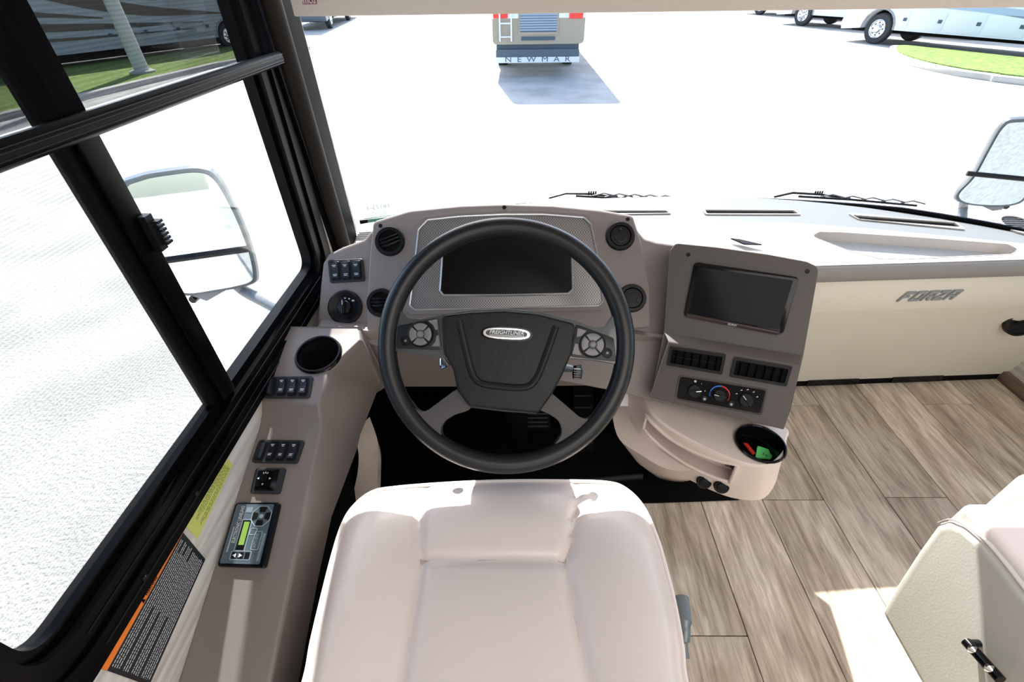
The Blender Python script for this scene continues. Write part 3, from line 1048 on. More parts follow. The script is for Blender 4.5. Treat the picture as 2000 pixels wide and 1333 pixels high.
# exterior mirrors
def door_mirror(label, pl, outline, split, arm, brk, low_edge):
    c = pl.w(*pl.hit(*outline[0]), 0)
    T = thing('door_mirror', label, 'mirror', c)
    uv = smooth_closed(pl.hits(outline), 4)
    cu = sum(p[0] for p in uv) / len(uv); cv = sum(p[1] for p in uv) / len(uv)
    bm = NB()
    A = [pl.w(u, v, 0) for u, v in uv]
    B = [pl.w(cu + (u - cu) * 1.03, cv + (v - cv) * 1.03, -0.02) for u, v in uv]
    C_ = [pl.w(cu + (u - cu) * 0.8, cv + (v - cv) * 0.85, -0.10) for u, v in uv]
    va, vb, vc = [[bm.verts.new(p) for p in L] for L in (A, B, C_)]
    n = len(va)
    for X, Y in ((va, vb), (vb, vc)):
        for i in range(n):
            bm.faces.new((X[i], X[(i + 1) % n], Y[(i + 1) % n], Y[i]))
    bm.faces.new(vc); bm.faces.new(va[::-1])
    link('housing', bm, mat('mirror_housing_grey', (0.10, 0.115, 0.125), 0.3, metal=0.3), T)
    ins = [(cu + (u - cu) * 0.92, cv + (v - cv) * 0.945) for u, v in uv]
    sl = split
    top = [p for p in ins]
    f0, f1 = V(pl.hit(*sl[0])), V(pl.hit(*sl[1]))
    d = (f1 - f0).normalized(); e = V((-d.y, d.x))
    if e.y < 0:
        e = -e

    def clip(poly, sign, off):
        out = []
        for i in range(len(poly)):
            p, q = V(poly[i]), V(poly[(i + 1) % len(poly)])
            a = ((p - f0).dot(e) - off) * sign
            b = ((q - f0).dot(e) - off) * sign
            if a >= 0:
                out.append(tuple(p))
            if a * b < 0:
                out.append(tuple(p + (q - p) * (a / (a - b))))
        return out
    bm = NB(); plate(bm, pl, clip(ins, 1, 0.010), 0.001, 0.006)
    link('mirror_glass', bm, MIRROR, T, label='large upper mirror glass')
    bm = NB()
    P2 = Plane(pl.o, pl.n + V((0, 0, 0.16)), pl.u)
    low = clip(ins, -1, -0.010)
    plate(bm, pl, low, 0.001, 0.006)
    link('mirror_glass', bm, MIRROR, T, label='smaller wide-angle lower glass')
    bm = NB()
    w_ = 0.008
    pa = [pl.hit(*sl[0]), pl.hit(*sl[1])]
    tube(bm, [pl.w(*pa[0], 0.006), pl.w(*pa[1], 0.006)], 0.011, 8)
    link('divider', bm, BLK, T)
    bm = NB(); tube(bm, smooth_open(arm, 5), 0.019, 12)
    link('arm', bm, mat('arm_grey', (0.20, 0.21, 0.23), 0.5), T)
    q = [pl.hit(*p) for p in low_edge]
    bm = NB(); plate(bm, pl, q, -0.06, -0.01)
    link('lower_bracket', bm, GREYB, T, bevel=0.004)
    k = q[0]
    bm = NB(); lathe(bm, Plane(pl.w(*pl.hit(*brk), -0.03), (0, -1, 0)), 0, 0, [(0, 0.02), (0.012, 0.02), (0.014, -0.02), (0, -0.02)], 6)
    link('clamp_knob', bm, BLK, T)
    return T


PML = Plane((-0.95, 1.32, 0.7), (0.30, -0.93, 0.12), (0.95, 0.30, 0))
aE = V((XL - 0.055, 1.20, 0.50))
door_mirror('door mirror with two glasses outside the side window', PML,
            [(236, 372), (268, 346), (330, 334), (388, 329), (420, 342), (448, 385), (474, 440), (492, 490), (501, 532), (498, 552), (470, 562), (420, 571), (362, 578), (340, 560), (290, 470)],
            [(300, 511), (487, 485)],
            [PML.w(*PML.hit(455, 560), -0.03), PML.w(*PML.hit(478, 578), -0.03), V(atY(515, 588, 1.22)), V(atY(560, 612, 1.14))], (377, 588),
            [(366, 577), (448, 566), (402, 592), (378, 583)])
PMR = Plane((2.2, 2.1, 0.6), (-0.42, -0.90, 0.07), (0.9, -0.42, 0))
door_mirror('door mirror beyond the far corner of the windshield', PMR,
            [(1985, 233), (1958, 244), (1930, 290), (1900, 345), (1872, 375), (1868, 390), (1890, 400), (1940, 404), (1985, 400), (2010, 380), (2060, 300), (2050, 240)],
            [(1888, 338), (2030, 352)],
            [PMR.w(*PMR.hit(1888, 395), -0.03), PMR.w(*PMR.hit(1886, 425), -0.05), V((2.05, 1.85, 0.15)), V((1.98, 1.40, 0.10))], (1965, 405),
            [(1905, 398), (1968, 403), (1958, 412), (1940, 414)])


# wipers lying at the foot of the windshield
def wiper(label, pa, pb_, pc):
    T = thing('windshield_wiper', label, 'wiper', atY(*pa[0], 1.60))
    bm = NB(); tube(bm, [atY(*p, 1.62) for p in pa], 0.004, 6)
    link('arm', bm, BLK, T)
    bm = NB(); tube(bm, [atY(*p, 1.60) for p in pb_], 0.004, 6)
    link('blade', bm, BLK, T)
    bm = NB()
    q0, q1 = atY(*pb_[0], 1.60), atY(*pb_[-1], 1.60)
    for k in range(5):
        p = q0.lerp(q1, 0.15 + 0.17 * k)
        tube(bm, [p, p + V((0.05, 0, 0.012)), p + V((0.10, 0, 0))], 0.003, 5)
    link('bridge', bm, GREYB, T)
    bm = NB()
    p = atY(*pc, 1.61)
    for k in range(4):
        tube(bm, [p + V((k * 0.008, 0, -0.006)), p + V((k * 0.008, 0, 0.008))], 0.003, 5)
    link('pivot', bm, BLK, T)


wiper('windshield wiper resting behind the instrument panel hood', [(1072, 387), (1105, 378), (1150, 379), (1205, 385)], [(1125, 383), (1200, 387), (1300, 390)], (1150, 378))
wiper('windshield wiper resting at the middle of the windshield', [(1512, 385), (1548, 377), (1600, 380), (1660, 388)], [(1560, 384), (1660, 390), (1790, 402)], (1592, 378))

# =================================================================== SHADES
sh = thing('roller_shade', 'black see-through roller shade half lowered over the side window', 'shade', (XL + 0.02, 0.5, 1.16))
bm = NB(); gridsurf(bm, [[(XL + 0.026, -0.1, 1.19), (XL + 0.026, 1.055, 1.19)], [(XL + 0.026, -0.1, 1.75), (XL + 0.026, 1.055, 1.75)]])
link('fabric', bm, SHADEF, sh)
bm = NB()
prof = [(0.014, 1.186), (0.028, 1.188), (0.033, 1.183), (0.035, 1.175), (0.033, 1.167), (0.025, 1.162), (0.014, 1.164)]
prism3(bm, [(XL + x, -0.1, z) for x, z in prof], [(XL + x, 1.065, z) for x, z in prof])
link('bottom_rail', bm, mat('rail_black', (0.005, 0.006, 0.007), 0.35, spec=0.06), sh, bevel=0.002)
for z in (1.168, 1.172, 1.178, 1.182):
    bm = NB(); tube(bm, [(XL + 0.0345, -0.1, z), (XL + 0.0345, 1.064, z)], 0.0006, 5)
    link('rail_ridge', bm, GREYR, sh)
bm = NB(); tube(bm, [(XL + 0.03, -0.1, 1.76), (XL + 0.03, 1.08, 1.76)], 0.03, 16)
link('roller', bm, BLK, sh)

WY = 1.08
wsd = thing('cream_blind', 'cream roller shade pulled part way down the windshield', 'shade', (0.7, WY, 1.24))
CRS = mat('cream_shade_fabric', (0.62, 0.55, 0.49), 0.8, bump=0.2, bscale=500)
PSH = Plane((0, WY, 1.24), (0, -1, 0), (1, 0, 0))
bl = atY(577, 33, WY); br = atY(2000, 13, WY)
bz = (bl.z + br.z) / 2
bm = NB(); box(bm, bl.x, XR - 0.03, WY, WY + 0.003, bz + 0.04, 1.93)
link('fabric', bm, CRS, wsd)
bm = NB(); box(bm, bl.x, XR - 0.03, WY - 0.006, WY + 0.010, bz, bz + 0.045)
link('hem_bar', bm, CRS, wsd, bevel=0.003)
bm = NB(); tube(bm, [(bl.x, WY + 0.01, 1.95), (XR - 0.03, WY + 0.01, 1.95)], 0.03, 16)
link('roller', bm, CRS, wsd)
lab = link('maker_label', (lambda b_: (plate(b_, PSH, [PSH.hit(594, 8), PSH.hit(621, 7.5), PSH.hit(621, -4), PSH.hit(594, -3)], 0.006, 0.0075), b_)[1])(NB()), mat('label_maroon', (0.25, 0.03, 0.05), 0.5), wsd)
text(PSH, 'mcd', PSH.hit(596, 6.5), PSH.hit(619.5, 6), 0.013, WHITE, lab, h=0.0078, bold=0.02)

# sticker on the glass, readable from outside
PWS = Plane((-0.38, wsY(-0.38) - 0.01, 0.74), (0.42, -0.90, 0.2), (0.9, 0.42, 0))
st = thing('windshield_sticker', 'faint stock number and barcode sticker low on the windshield', 'sticker', PWS.o)
bm = NB(); plate(bm, PWS, PWS.hits([(718, 452), (763, 443), (763, 399), (718, 406)]), 0.0, 0.0008)
STK = mesh_fabric('sticker_film', 0.80, (0.25, 0.55, 0.5))
link('film', bm, STK, st)
text(PWS, '16173-1', PWS.hit(718, 411), PWS.hit(760, 405), 0.013, mat('faint_print', (0.35, 0.5, 0.48), 0.6), st, h=0.001, flip=True)
bm = NB()
for k in range(22):
    x = 726 + k * 1.3
    if k % 3 != 1:
        plate(bm, PWS, PWS.hits([(x, 424 - (x - 726) * .15), (x + 0.7, 424 - (x - 726) * .15), (x + 0.7, 415 - (x - 726) * .15), (x, 415 - (x - 726) * .15)]), 0.001, 0.0014)
link('barcode', bm, mat('faint_print', (0, 0, 0)), st)

# =================================================================== DASHBOARD (pad, defroster strip, lip, cream front)
sl_ = 0.17
SH = 0.05


def padz(x, y):
    return 0.645 + (y - 1.165 - SH * (x - 1)) * sl_


PAD = Plane((1.0, 1.165, 0.645), (0.05 * sl_, -sl_, 1), (1, 0, 0))
dash = thing('dashboard', 'wide sunlit dashboard pad under the windshield with a cream front panel', 'dashboard', (1.0, 1.3, 0.0))
seamline = [(300, 440), (700, 438), (1000, 433), (1245, 433), (1400, 433), (1560, 438), (1700, 449), (1850, 463), (2010, 479), (2200, 498)]


def puv(p):
    q = V(p) - PAD.o
    return (q.dot(PAD.u), q.dot(PAD.v))


seam_uv = [PAD.hit(*p) for p in seamline]
# clamp ends to the walls
sx = [PAD.w(*p) for p in seam_uv]
sx = [p for p in sx if XL < p.x < XR]
sx = [V((XL + 0.001, sx[0].y - 0.05, padz(XL, sx[0].y - .05)))] + sx + [V((XR - 0.001, sx[-1].y - 0.10, padz(XR, sx[-1].y - 0.10)))]
seam_uv = [puv(p) for p in sx]
back = [puv((x, wsY(x) - 0.008, padz(x, wsY(x)))) for x in [XR - 0.001 - (XR - XL - 0.002) * i / 24 for i in range(25)]]
slots = [
    [(1165, 413), (1300, 413), (1308, 418), (1165, 419)],
    [(1376, 411.5), (1548, 412.5), (1560, 419.5), (1380, 419)],
    [(1660, 421.5), (1862, 436.5), (1876, 446), (1680, 430.5)],
]
slot_uv = [rounded(PAD.hits(s), 0.006, 3) for s in slots]
cg = PAD.hit(1988, 440)
grl = circ(cg[0], cg[1], 0.045, 24)
bm = NB(); plate(bm, PAD, seam_uv + back, -0.02, 0.0, slot_uv + [grl])
link('defroster_strip', bm, mat('vinyl_haze_tint', (0.145, 0.158, 0.168), 0.6), dash)  # same vinyl as the pad; blue-grey tone paints in the windshield haze
for s, u in zip(slots, slot_uv):
    bm = NB()
    cu_ = sum(p[0] for p in u) / len(u); cv_ = sum(p[1] for p in u) / len(u)
    big = [(cu_ + (p[0] - cu_) * 1.05, cv_ + (p[1] - cv_) * 1.35) for p in u]
    plate(bm, PAD, big, 0.0, 0.004, [u])
    sf = link('defroster_vent', bm, PADM, dash)
    bm = NB(); plate(bm, PAD, [(cu_ + (p[0] - cu_) * 1.04, cv_ + (p[1] - cv_) * 1.2) for p in u], -0.02, -0.003)  # shallow black plate standing in for the unlit depth of the slot
    link('duct', bm, BLKM, sf)
    L = max(p[0] for p in u) - min(p[0] for p in u)
    bm = NB()
    a, b = PAD.hit(*s[0]), PAD.hit(*s[-1]); c, d = PAD.hit(*s[1]), PAD.hit(*s[-2])
    for t in (0.35, 0.7):
        tube(bm, [PAD.w(a[0] * (1 - t) + b[0] * t + 0.01, a[1] * (1 - t) + b[1] * t, -0.002), PAD.w(c[0] * (1 - t) + d[0] * t - 0.01, c[1] * (1 - t) + d[1] * t, -0.002)], 0.0012, 6)
    link('vane', bm, BLK, sf)
bm = NB(); plate(bm, PAD, circ(cg[0], cg[1], 0.054, 28), 0.0, 0.005, [circ(cg[0], cg[1], 0.045, 24)])
gp = link('corner_vent', bm, PADM, dash)
bm = NB(); lathe(bm, PAD, cg[0], cg[1], [(0.05, -0.03), (0, -0.03)], 20)
link('duct', bm, BLKM, gp)
for k in range(-4, 5):
    bm = NB(); w_ = sqrt(max(0, 0.045 ** 2 - (k * 0.0095) ** 2))
    tube(bm, [PAD.w(cg[0] - w_, cg[1] + k * 0.0095, 0), PAD.w(cg[0] + w_, cg[1] + k * 0.0095, 0)], 0.0022, 6)
    link('slat', bm, BLK, gp)
# main pad with the tray recess
front = [(XL + 0.002, 1.0), (-0.3, 1.06), (0.5, 1.13), (0.8, 1.155), (1.0, 1.165), (1.5, 1.19), (XR - 0.002, 1.212)]
fuv = [puv((x, y, padz(x, y))) for x, y in front]
tray_px = [(1583, 462), (1597, 454), (1640, 455), (1800, 466), (1968, 479), (1990, 490), (1975, 499), (1760, 509), (1715, 507), (1650, 490)]
tray = rounded(PAD.hits(tray_px), 0.012, 4)
bm = NB(); plate(bm, PAD, fuv + seam_uv[::-1], -0.03, 0.003, [tray])
link('dash_pad', bm, PADM, dash)
bm = NB()
cu_ = sum(p[0] for p in tray) / len(tray); cv_ = sum(p[1] for p in tray) / len(tray)
plate(bm, PAD, [(cu_ + (p[0] - cu_) * 1.02, cv_ + (p[1] - cv_) * 1.06) for p in tray], -0.036, -0.030)
link('dash_tray', bm, mat('tray_liner', (0.34, 0.37, 0.40), 0.6), dash, label='shallow grey tray recessed into the pad')
bm = NB(); plate(bm, PAD, tray, -0.0301, 0.004, [[(cu_ + (p[0] - cu_) * 0.992, cv_ + (p[1] - cv_) * 0.96) for p in tray]])
link('tray_rim', bm, PADM, dash)
# front lip (rounded nose) and cream front
LIPM = mat('lip_taupe', (0.23, 0.22, 0.208), 0.5, bump=0.08, bscale=700)
bm = NB()
rows = []
for dy, dz in ((0.012, 0.003), (0.0, 0.002), (-0.008, -0.004), (-0.011, -0.014), (-0.010, -0.046), (-0.002, -0.052), (0.02, -0.052)):
    rows.append([(x, y + dy, padz(x, y) + dz) for x, y in front[2:]])
gridsurf(bm, rows)
link('dash_lip', bm, LIPM, dash, smooth=60)


def fr(x, dy, z):
    return (x, 1.195 + dy + SH * (x - 1), z)


prof = [(0.0, 0.600), (0.012, 0.53), (0.030, 0.442), (0.034, 0.436), (0.070, 0.345), (0.078, 0.325), (0.135, 0.03)]
bm = NB()
rows = []
xcols = [0.45 + (XR - 0.45) * i / 24 for i in range(25)]
for k, (dy, z) in enumerate(prof):
    row = []
    for x in xcols:
        bow = 0
        if k in (4, 5):
            bow = -0.040 * ((x - 1.45) / 0.6) ** 2
        row.append(fr(x, dy + (-bow * 0.2 if bow else 0), z + bow))
    rows.append(row)
gridsurf(bm, rows, (0, 0.015, 0))
link('front_panel', bm, CREAM, dash, smooth=25, label='cream moulded panel facing the passenger footwell')
# black blocks stand in for the shaded gaps at its foot
for px0, px1 in ((1590, 1692), (1765, 1866)):
    a = atz(px0, 762, 0.03); b = atz(px1, 758, 0.03)
    bm = NB()
    pts = [(a.x, fr(a.x, 0.130, 0)[1]), (b.x, fr(b.x, 0.130, 0)[1]), (b.x, fr(b.x, 0.16, 0)[1]), (a.x, fr(a.x, 0.16, 0)[1])]
    prism3(bm, [(x, y, 0.034) for x, y in pts], [(x, y, 0.006) for x, y in pts])
    link('toe_gap_dark', bm, BLKG, dash)
bm = NB()
gridsurf(bm, [[fr(x, 0.137, 0.032) for x in xcols], [fr(x, 0.137, 0.0) for x in xcols]], (0, 0.01, 0))
link('plinth', bm, BLKM, dash)
# black oval grab recess
PFR = Plane(fr(1.5, 0.078, 0.325), V((-0.03, -0.97, 0.2)), (1, 0.05, 0))
c = PFR.hit(1996, 628)
bm = NB(); lathe(bm, PFR, c[0], c[1], [(0.058, -0.004), (0.058, 0.008), (0.050, 0.012), (0.046, 0.006), (0.0, -0.004)], 32, 0.92)
gh = link('grab_recess', bm, BLK, dash, label='round black recessed handle at the corner of the cream panel')
bm = NB(); plate(bm, PFR, rotpts([(c[0] - 0.046, c[1] - 0.004), (c[0] + 0.046, c[1] - 0.004), (c[0] + 0.046, c[1] + 0.004), (c[0] - 0.046, c[1] + 0.004)], c, 0.35), -0.003, 0.004)
link('grip_bar', bm, BLKG, gh)
# badge on the cream panel
e1_ = V(fr(1.2, 0.0, 0.60)); e2_ = V(fr(1.2, 0.03, 0.442)); nn = V((1, SH, 0)).cross(e1_ - e2_)
if nn.y > 0:
    nn = -nn
PBD = Plane(e2_, nn, (1, SH, 0))
f0_, f1_ = V(PBD.hit(1749, 587.5)), V(PBD.hit(1860, 583))
bu = (f1_ - f0_).normalized(); bv = V((-bu.y, bu.x))
LW = (f1_ - f0_).length / 5.0
LH = 0.040
st_ = 0.20
LETTERS = {
    'F': [(0, 0, st_, 1), (st_, 0.78, 1, 1), (st_, 0.40, 0.75, 0.60)],
    'O': [(0, 0, st_, 1), (1 - st_, 0, 1, 1), (st_, 0, 1 - st_, 0.22), (st_, 0.78, 1 - st_, 1)],
    'R': [(0, 0, st_, 1), (st_, 0.78, 1, 1), (1 - st_, 0.42, 1, 0.78), (st_, 0.38, 1, 0.56)],
    'Z': [(0, 0.78, 1, 1), (0, 0, 1, 0.22)],
    'A': [(0, 0, st_, 1), (1 - st_, 0, 1, 1), (st_, 0.34, 1 - st_, 0.52), (st_, 0.80, 1 - st_, 1)],
}
SLV = mat('badge_silver', (0.30, 0.32, 0.34), 0.3, metal=0.15)


def lpt(k, x, y):
    q_ = f0_ + bu * (LW * (k + x * 0.80) + 0.30 * LH * y) + bv * (LH * y)
    return (q_.x, q_.y)


for k, ch_ in enumerate('FORZA'):
    bm = NB()
    for (a_1, b_1, a_2, b_2) in LETTERS[ch_]:
        plate(bm, PBD, [lpt(k, a_1, b_1), lpt(k, a_2, b_1), lpt(k, a_2, b_2), lpt(k, a_1, b_2)], 0.002, 0.007)
    if ch_ == 'R':
        plate(bm, PBD, [lpt(k, 0.38, 0.42), lpt(k, 0.72, 0), lpt(k, 1.0, 0), lpt(k, 0.66, 0.42)], 0.002, 0.0068)
    if ch_ == 'Z':
        plate(bm, PBD, [lpt(k, 0, 0.18), lpt(k, 0.28, 0.18), lpt(k, 1, 0.82), lpt(k, 0.72, 0.82)], 0.002, 0.0068)
    link('badge_letter', bm, SLV, dash)
# left corner little defogger grille
c = PAD.hit(711, 464)
bm = NB()
for k in range(5):
    tube(bm, [PAD.w(c[0] - 0.03 + k * 0.003, c[1] - 0.018 + k * 0.009, 0.004), PAD.w(c[0] + 0.04, c[1] - 0.012 + k * 0.009, 0.004)], 0.002, 5)
link('side_defogger', bm, GREYB, dash)
# small card lying on the pad edge
bm = NB(); q = PAD.hits([(1424, 474), (1441, 476), (1484, 486), (1450, 485)]); plate(bm, PAD, q, 0.012, 0.016)
link('sun_sensor_cover', bm, BLK, dash)

# =================================================================== INSTRUMENT PANEL
PB = Plane((0, 0.93, 0.766), (0, -0.766, 0.643), (1, 0, 0))
ip = thing('instrument_panel', 'taupe driver instrument panel with carbon-look bezel behind the steering wheel', 'instrument panel', (-0.02, 0.95, 0.5))
back_v = V((0, 0.30, -0.13))


def body_prism(name, px, h, m, parent, r=0.0, vec=back_v, bevel=0.006, label=None, scale=1.0, seg=3):
    uv = rounded(PB.hits(px, h), r, 5)
    bm = NB()
    A = [PB.w(u, v, h) for u, v in uv]
    prism3(bm, A, [p + vec * scale for p in A])
    return link(name, bm, m, parent, bevel=bevel, seg=seg, label=label)


HS = -0.020
# recessed side/lower panel
side_px = [(642, 497), (668, 484), (712, 468), (722, 455), (740, 440), (1225, 430), (1243, 447), (1258, 466), (1282, 473), (1330, 480), (1330, 640), (1300, 790), (1200, 765), (744, 680), (618, 645), (626, 560), (631, 515)]
rr_ = [0.012, 0.02, 0.02, 0.01, 0, 0, 0.01, 0.02, 0.02, 0, 0, 0, 0, 0, 0, 0.0, 0.012]
body_prism('side_panel', side_px, HS, TAUPE, ip, rr_, scale=0.55)
# raised binnacle
bin_px = [(729, 433), (800, 411), (900, 401), (985, 398), (1080, 401), (1170, 410), (1236, 421), (1252, 470), (1270, 560), (1271, 640), (1120, 652), (985, 655), (850, 655), (716, 651), (716, 600), (722, 500)]
rr_ = [0.014, 0.1, 0, 0, 0, 0.1, 0.014, 0, 0, 0.008, 0, 0, 0, 0.008, 0, 0.0]
body_prism('binnacle', bin_px, 0.0, TAUPE, ip, rr_, scale=0.30, bevel=0.006)
# bezel
BZ = [(835, 432), (900, 425), (985, 421), (1060, 421), (1140, 427), (1153, 440), (1166, 500), (1177, 590), (1168, 598), (985, 603), (811, 606), (801, 598), (806, 560), (818, 450)]
bz = rounded(PB.hits(BZ), [0.008] * 14, 4)
DS = [(866, 498), (880, 482), (915, 468), (985, 461), (1060, 463), (1100, 478), (1115, 494), (1117, 566), (1108, 574), (985, 577), (868, 577), (861, 568)]
ds = rounded(PB.hits(DS), 0.006, 4)
cu_ = sum(p[0] for p in bz) / len(bz); cv_ = sum(p[1] for p in bz) / len(bz)
sc_ = lambda L, k, k2=None: [(cu_ + (p[0] - cu_) * k, cv_ + (p[1] - cv_) * (k2 or k)) for p in L]
bm = NB(); plate(bm, PB, sc_(bz, 1.045, 1.085), 0.0, 0.006, [sc_(bz, 1.0)])
link('bezel_surround', bm, TAUPE, ip)
bm = NB(); plate(bm, PB, bz, 0.0, 0.004, [ds])
bz_o = link('gauge_bezel', bm, CARBON, ip, label='carbon-weave bezel with bright edge')
bm = NB(); tube(bm, [PB.w(u, v, 0.006) for u, v in sc_(bz, 0.998)], 0.0022, 8, closed=True, up=(0, -0.766, 0.643))
link('bright_edge', bm, SATIN, bz_o)
cx_ = sum(p[0] for p in ds) / len(ds); cy_ = sum(p[1] for p in ds) / len(ds)
bm = NB(); tube(bm, [PB.w(cx_ + (u - cx_) * 1.008, cy_ + (v - cy_) * 1.01, 0.006) for u, v in ds], 0.0025, 8, closed=True, up=(0, -0.766, 0.643))
link('bright_edge', bm, SATIN, bz_o)
bm = NB(); plate(bm, PB, [(cx_ + (u - cx_) * 1.005, cy_ + (v - cy_) * 1.005) for u, v in ds], 0.0, 0.0045)
link('gauge_display', bm, DISPM, ip, label='switched-off black gauge display')
# screws of the binnacle
for px in ((743, 441), (985, 405), (1226, 428)):
    c = PB.hit(*px)
    bm = NB(); lathe(bm, PB, c[0], c[1], [(0, 0.0015), (0.0022, 0.002), (0.0038, 0.002), (0.0048, 0.0)], 14)
    link('screw', bm, BLK, ip)


def round_vent(parent, pl, px, r, tilt, closed=False, h=0.0, lbl=None):
    c = pl.hit(*px, h)
    bm = NB(); lathe(bm, pl, c[0], c[1], [(r * 1.0, h - 0.001), (r, h + 0.004), (r * 0.93, h + 0.008), (r * 0.74, h + 0.008), (r * 0.70, h + 0.004), (r * 0.70, h + (0.003 if closed else -0.002))], 40)
    V_ = link('air_vent', bm, BLK, parent, label=lbl)
    if closed:
        bm = NB(); lathe(bm, pl, c[0], c[1], [(r * 0.70, h + 0.003), (r * 0.66, h + 0.0065), (0, h + 0.0075)], 32)
        d_ = link('flap', bm, BLK, V_)
        bm = NB()
        a0 = tilt
        arc = [(c[0] + r * 0.45 * cos(a0 + t) * 0.9, c[1] + r * 0.45 * sin(a0 + t) + 0.0) for t in [pi * (1.02 + 0.96 * k / 10) for k in range(11)]]
        tube(bm, [pl.w(u, v, h + 0.0085) for u, v in arc], 0.0011, 6)
        cc = (c[0] + r * 0.42 * cos(a0 + pi / 2), c[1] + r * 0.42 * sin(a0 + pi / 2))
        lathe(bm, pl, cc[0], cc[1], [(0.0038, h + 0.006), (0.003, h + 0.0095), (0, h + 0.0085)], 10)
        link('finger_tab', bm, GREYR, V_)
    else:
        bm = NB(); lathe(bm, pl, c[0], c[1], [(r * 0.71, h + 0.0005), (0, h + 0.0005)], 32)
        link('duct', bm, BLKM, V_)
        for k in (-0.30, 0.05, 0.38):
            w_ = r * 0.66 * sqrt(1 - k * k)
            o_ = (c[0] - sin(tilt) * k * r * 0.7, c[1] + cos(tilt) * k * r * 0.7)
            a = (o_[0] - cos(tilt) * w_, o_[1] - sin(tilt) * w_); b = (o_[0] + cos(tilt) * w_, o_[1] + sin(tilt) * w_)
            bm = NB(); tube(bm, [pl.w(*a, h + 0.003), pl.w((a[0] + b[0]) / 2, (a[1] + b[1]) / 2, h + 0.006), pl.w(*b, h + 0.003)], 0.0035, 8, r2=0.0012)
            link('vane', bm, BLKG, V_)
    return V_


round_vent(ip, PB, (762, 472), 0.0345, radians(20))
round_vent(ip, PB, (745, 592), 0.0335, radians(3))
round_vent(ip, PB, (1211, 462), 0.0335, 0.0, True, lbl='closed round air vent')
round_vent(ip, PB, (1234, 583), 0.0325, radians(-120), True, lbl='closed round air vent turned on its side')


def switch_bank(parent, pl, quad_px, n, h=0.0, marks=True, blank=()):
    q = pl.hits(quad_px, h)
    bm = NB(); plate(bm, pl, rounded(q, 0.006, 4), h - 0.001, h + 0.005)
    B = link('switch_bank', bm, GREYR, parent, bevel=0.001, seg=1)
    for k in range(n):
        s0, s1 = 0.045 + k * 0.91 / n, 0.045 + (k + 1) * 0.91 / n
        g = sub(q, s0 + 0.012, s1 - 0.012, 0.08, 0.92)
        bm = NB(); plate(bm, pl, rounded(g, 0.004, 3), h + 0.004, h + 0.0065)
        link('switch_frame', bm, BLK, B, bevel=0.0008, seg=1)
        g = sub(q, s0 + 0.045, s1 - 0.045, 0.14, 0.86)
        f_ = bil(g)
        # rocker: two slopes meeting in the middle
        bm = NB()
        rows = []
        for t, hh in ((0, 0.007), (0.06, 0.0125), (0.5, 0.009), (0.94, 0.0125), (1, 0.007)):
            if k in blank:
                hh = 0.007 if t in (0, 1) else 0.0115
            rows.append([pl.w(*f_(0, t), h + 0.0065), pl.w(*f_(0.06, t), h + hh), pl.w(*f_(0.94, t), h + hh), pl.w(*f_(1, t), h + 0.0065)])
        gridsurf(bm, rows)
        link('rocker_switch', bm, NAVY, B, smooth=50)
        if marks and k not in blank:
            bm = NB()
            for t0, t1, a, b, hh in ((0.16, 0.20, 0.25, 0.75, 0.0121), (0.24, 0.27, 0.35, 0.65, 0.0117), (0.70, 0.73, 0.22, 0.78, 0.0114), (0.78, 0.82, 0.28, 0.72, 0.0119)):
                plate(bm, pl, [f_(a, t0), f_(b, t0), f_(b, t1), f_(a, t1)], h + hh - 0.0015, h + hh + 0.0002)
            link('legend', bm, WHITE, B)
    return B


switch_bank(ip, PB, [(641, 509), (710, 506), (714, 550), (646, 554)], 3, h=HS)
# headlamp dial
c = PB.hit(675, 601, HS)
bm = NB(); lathe(bm, PB, c[0], c[1], [(0.0405, HS - 0.001), (0.040, HS + 0.006), (0.036, HS + 0.009), (0.026, HS + 0.004), (0.0245, HS + 0.003), (0, HS + 0.003)], 40)
hd = link('headlamp_dial', bm, BLK, ip)
bm = NB(); lathe(bm, PB, c[0], c[1], [(0.0165, HS + 0.003), (0.016, HS + 0.012), (0.014, HS + 0.014), (0, HS + 0.014)], 32)
link('knob', bm, BLKG, hd)
bm = NB(); plate(bm, PB, rounded([(c[0] - 0.0045, c[1] - 0.018), (c[0] + 0.0045, c[1] - 0.018), (c[0] + 0.0045, c[1] + 0.018), (c[0] - 0.0045, c[1] + 0.018)], 0.004), HS + 0.013, HS + 0.022)
link('grip', bm, BLKG, hd, bevel=0.002)
bm = NB()
plate(bm, PB, [(c[0] - 0.0008, c[1] + 0.004), (c[0] + 0.0008, c[1] + 0.004), (c[0] + 0.0008, c[1] + 0.015), (c[0] - 0.0008, c[1] + 0.015)], HS + 0.022, HS + 0.0224)
for du, dv in ((0, 0.0215), (0.010, 0.020)):
    plate(bm, PB, circ(c[0] + du, c[1] + dv, 0.0018, 8), HS + 0.0035, HS + 0.0055)
plate(bm, PB, [(c[0] + 0.0165, c[1] + 0.014), (c[0] + 0.022, c[1] + 0.014), (c[0] + 0.022, c[1] + 0.0175), (c[0] + 0.0165, c[1] + 0.0175)], HS + 0.0035, HS + 0.0055)
link('legend', bm, WHITE, hd)
# knee panel under the binnacle
KY = 0.86
kp = [(618, 640), (744, 648), (985, 655), (1225, 652), (1300, 660), (1275, 790), (1200, 754), (985, 757), (755, 757), (735, 770), (700, 720)]
bm = NB()
A = [atY(x, y, KY - 0.02) if y < 700 else atY(x, y, KY) for x, y in kp]
prism3(bm, A, [p + V((0, 0.05, 0.0)) for p in A])
link('knee_panel', bm, TAUPE2, ip, bevel=0.006)

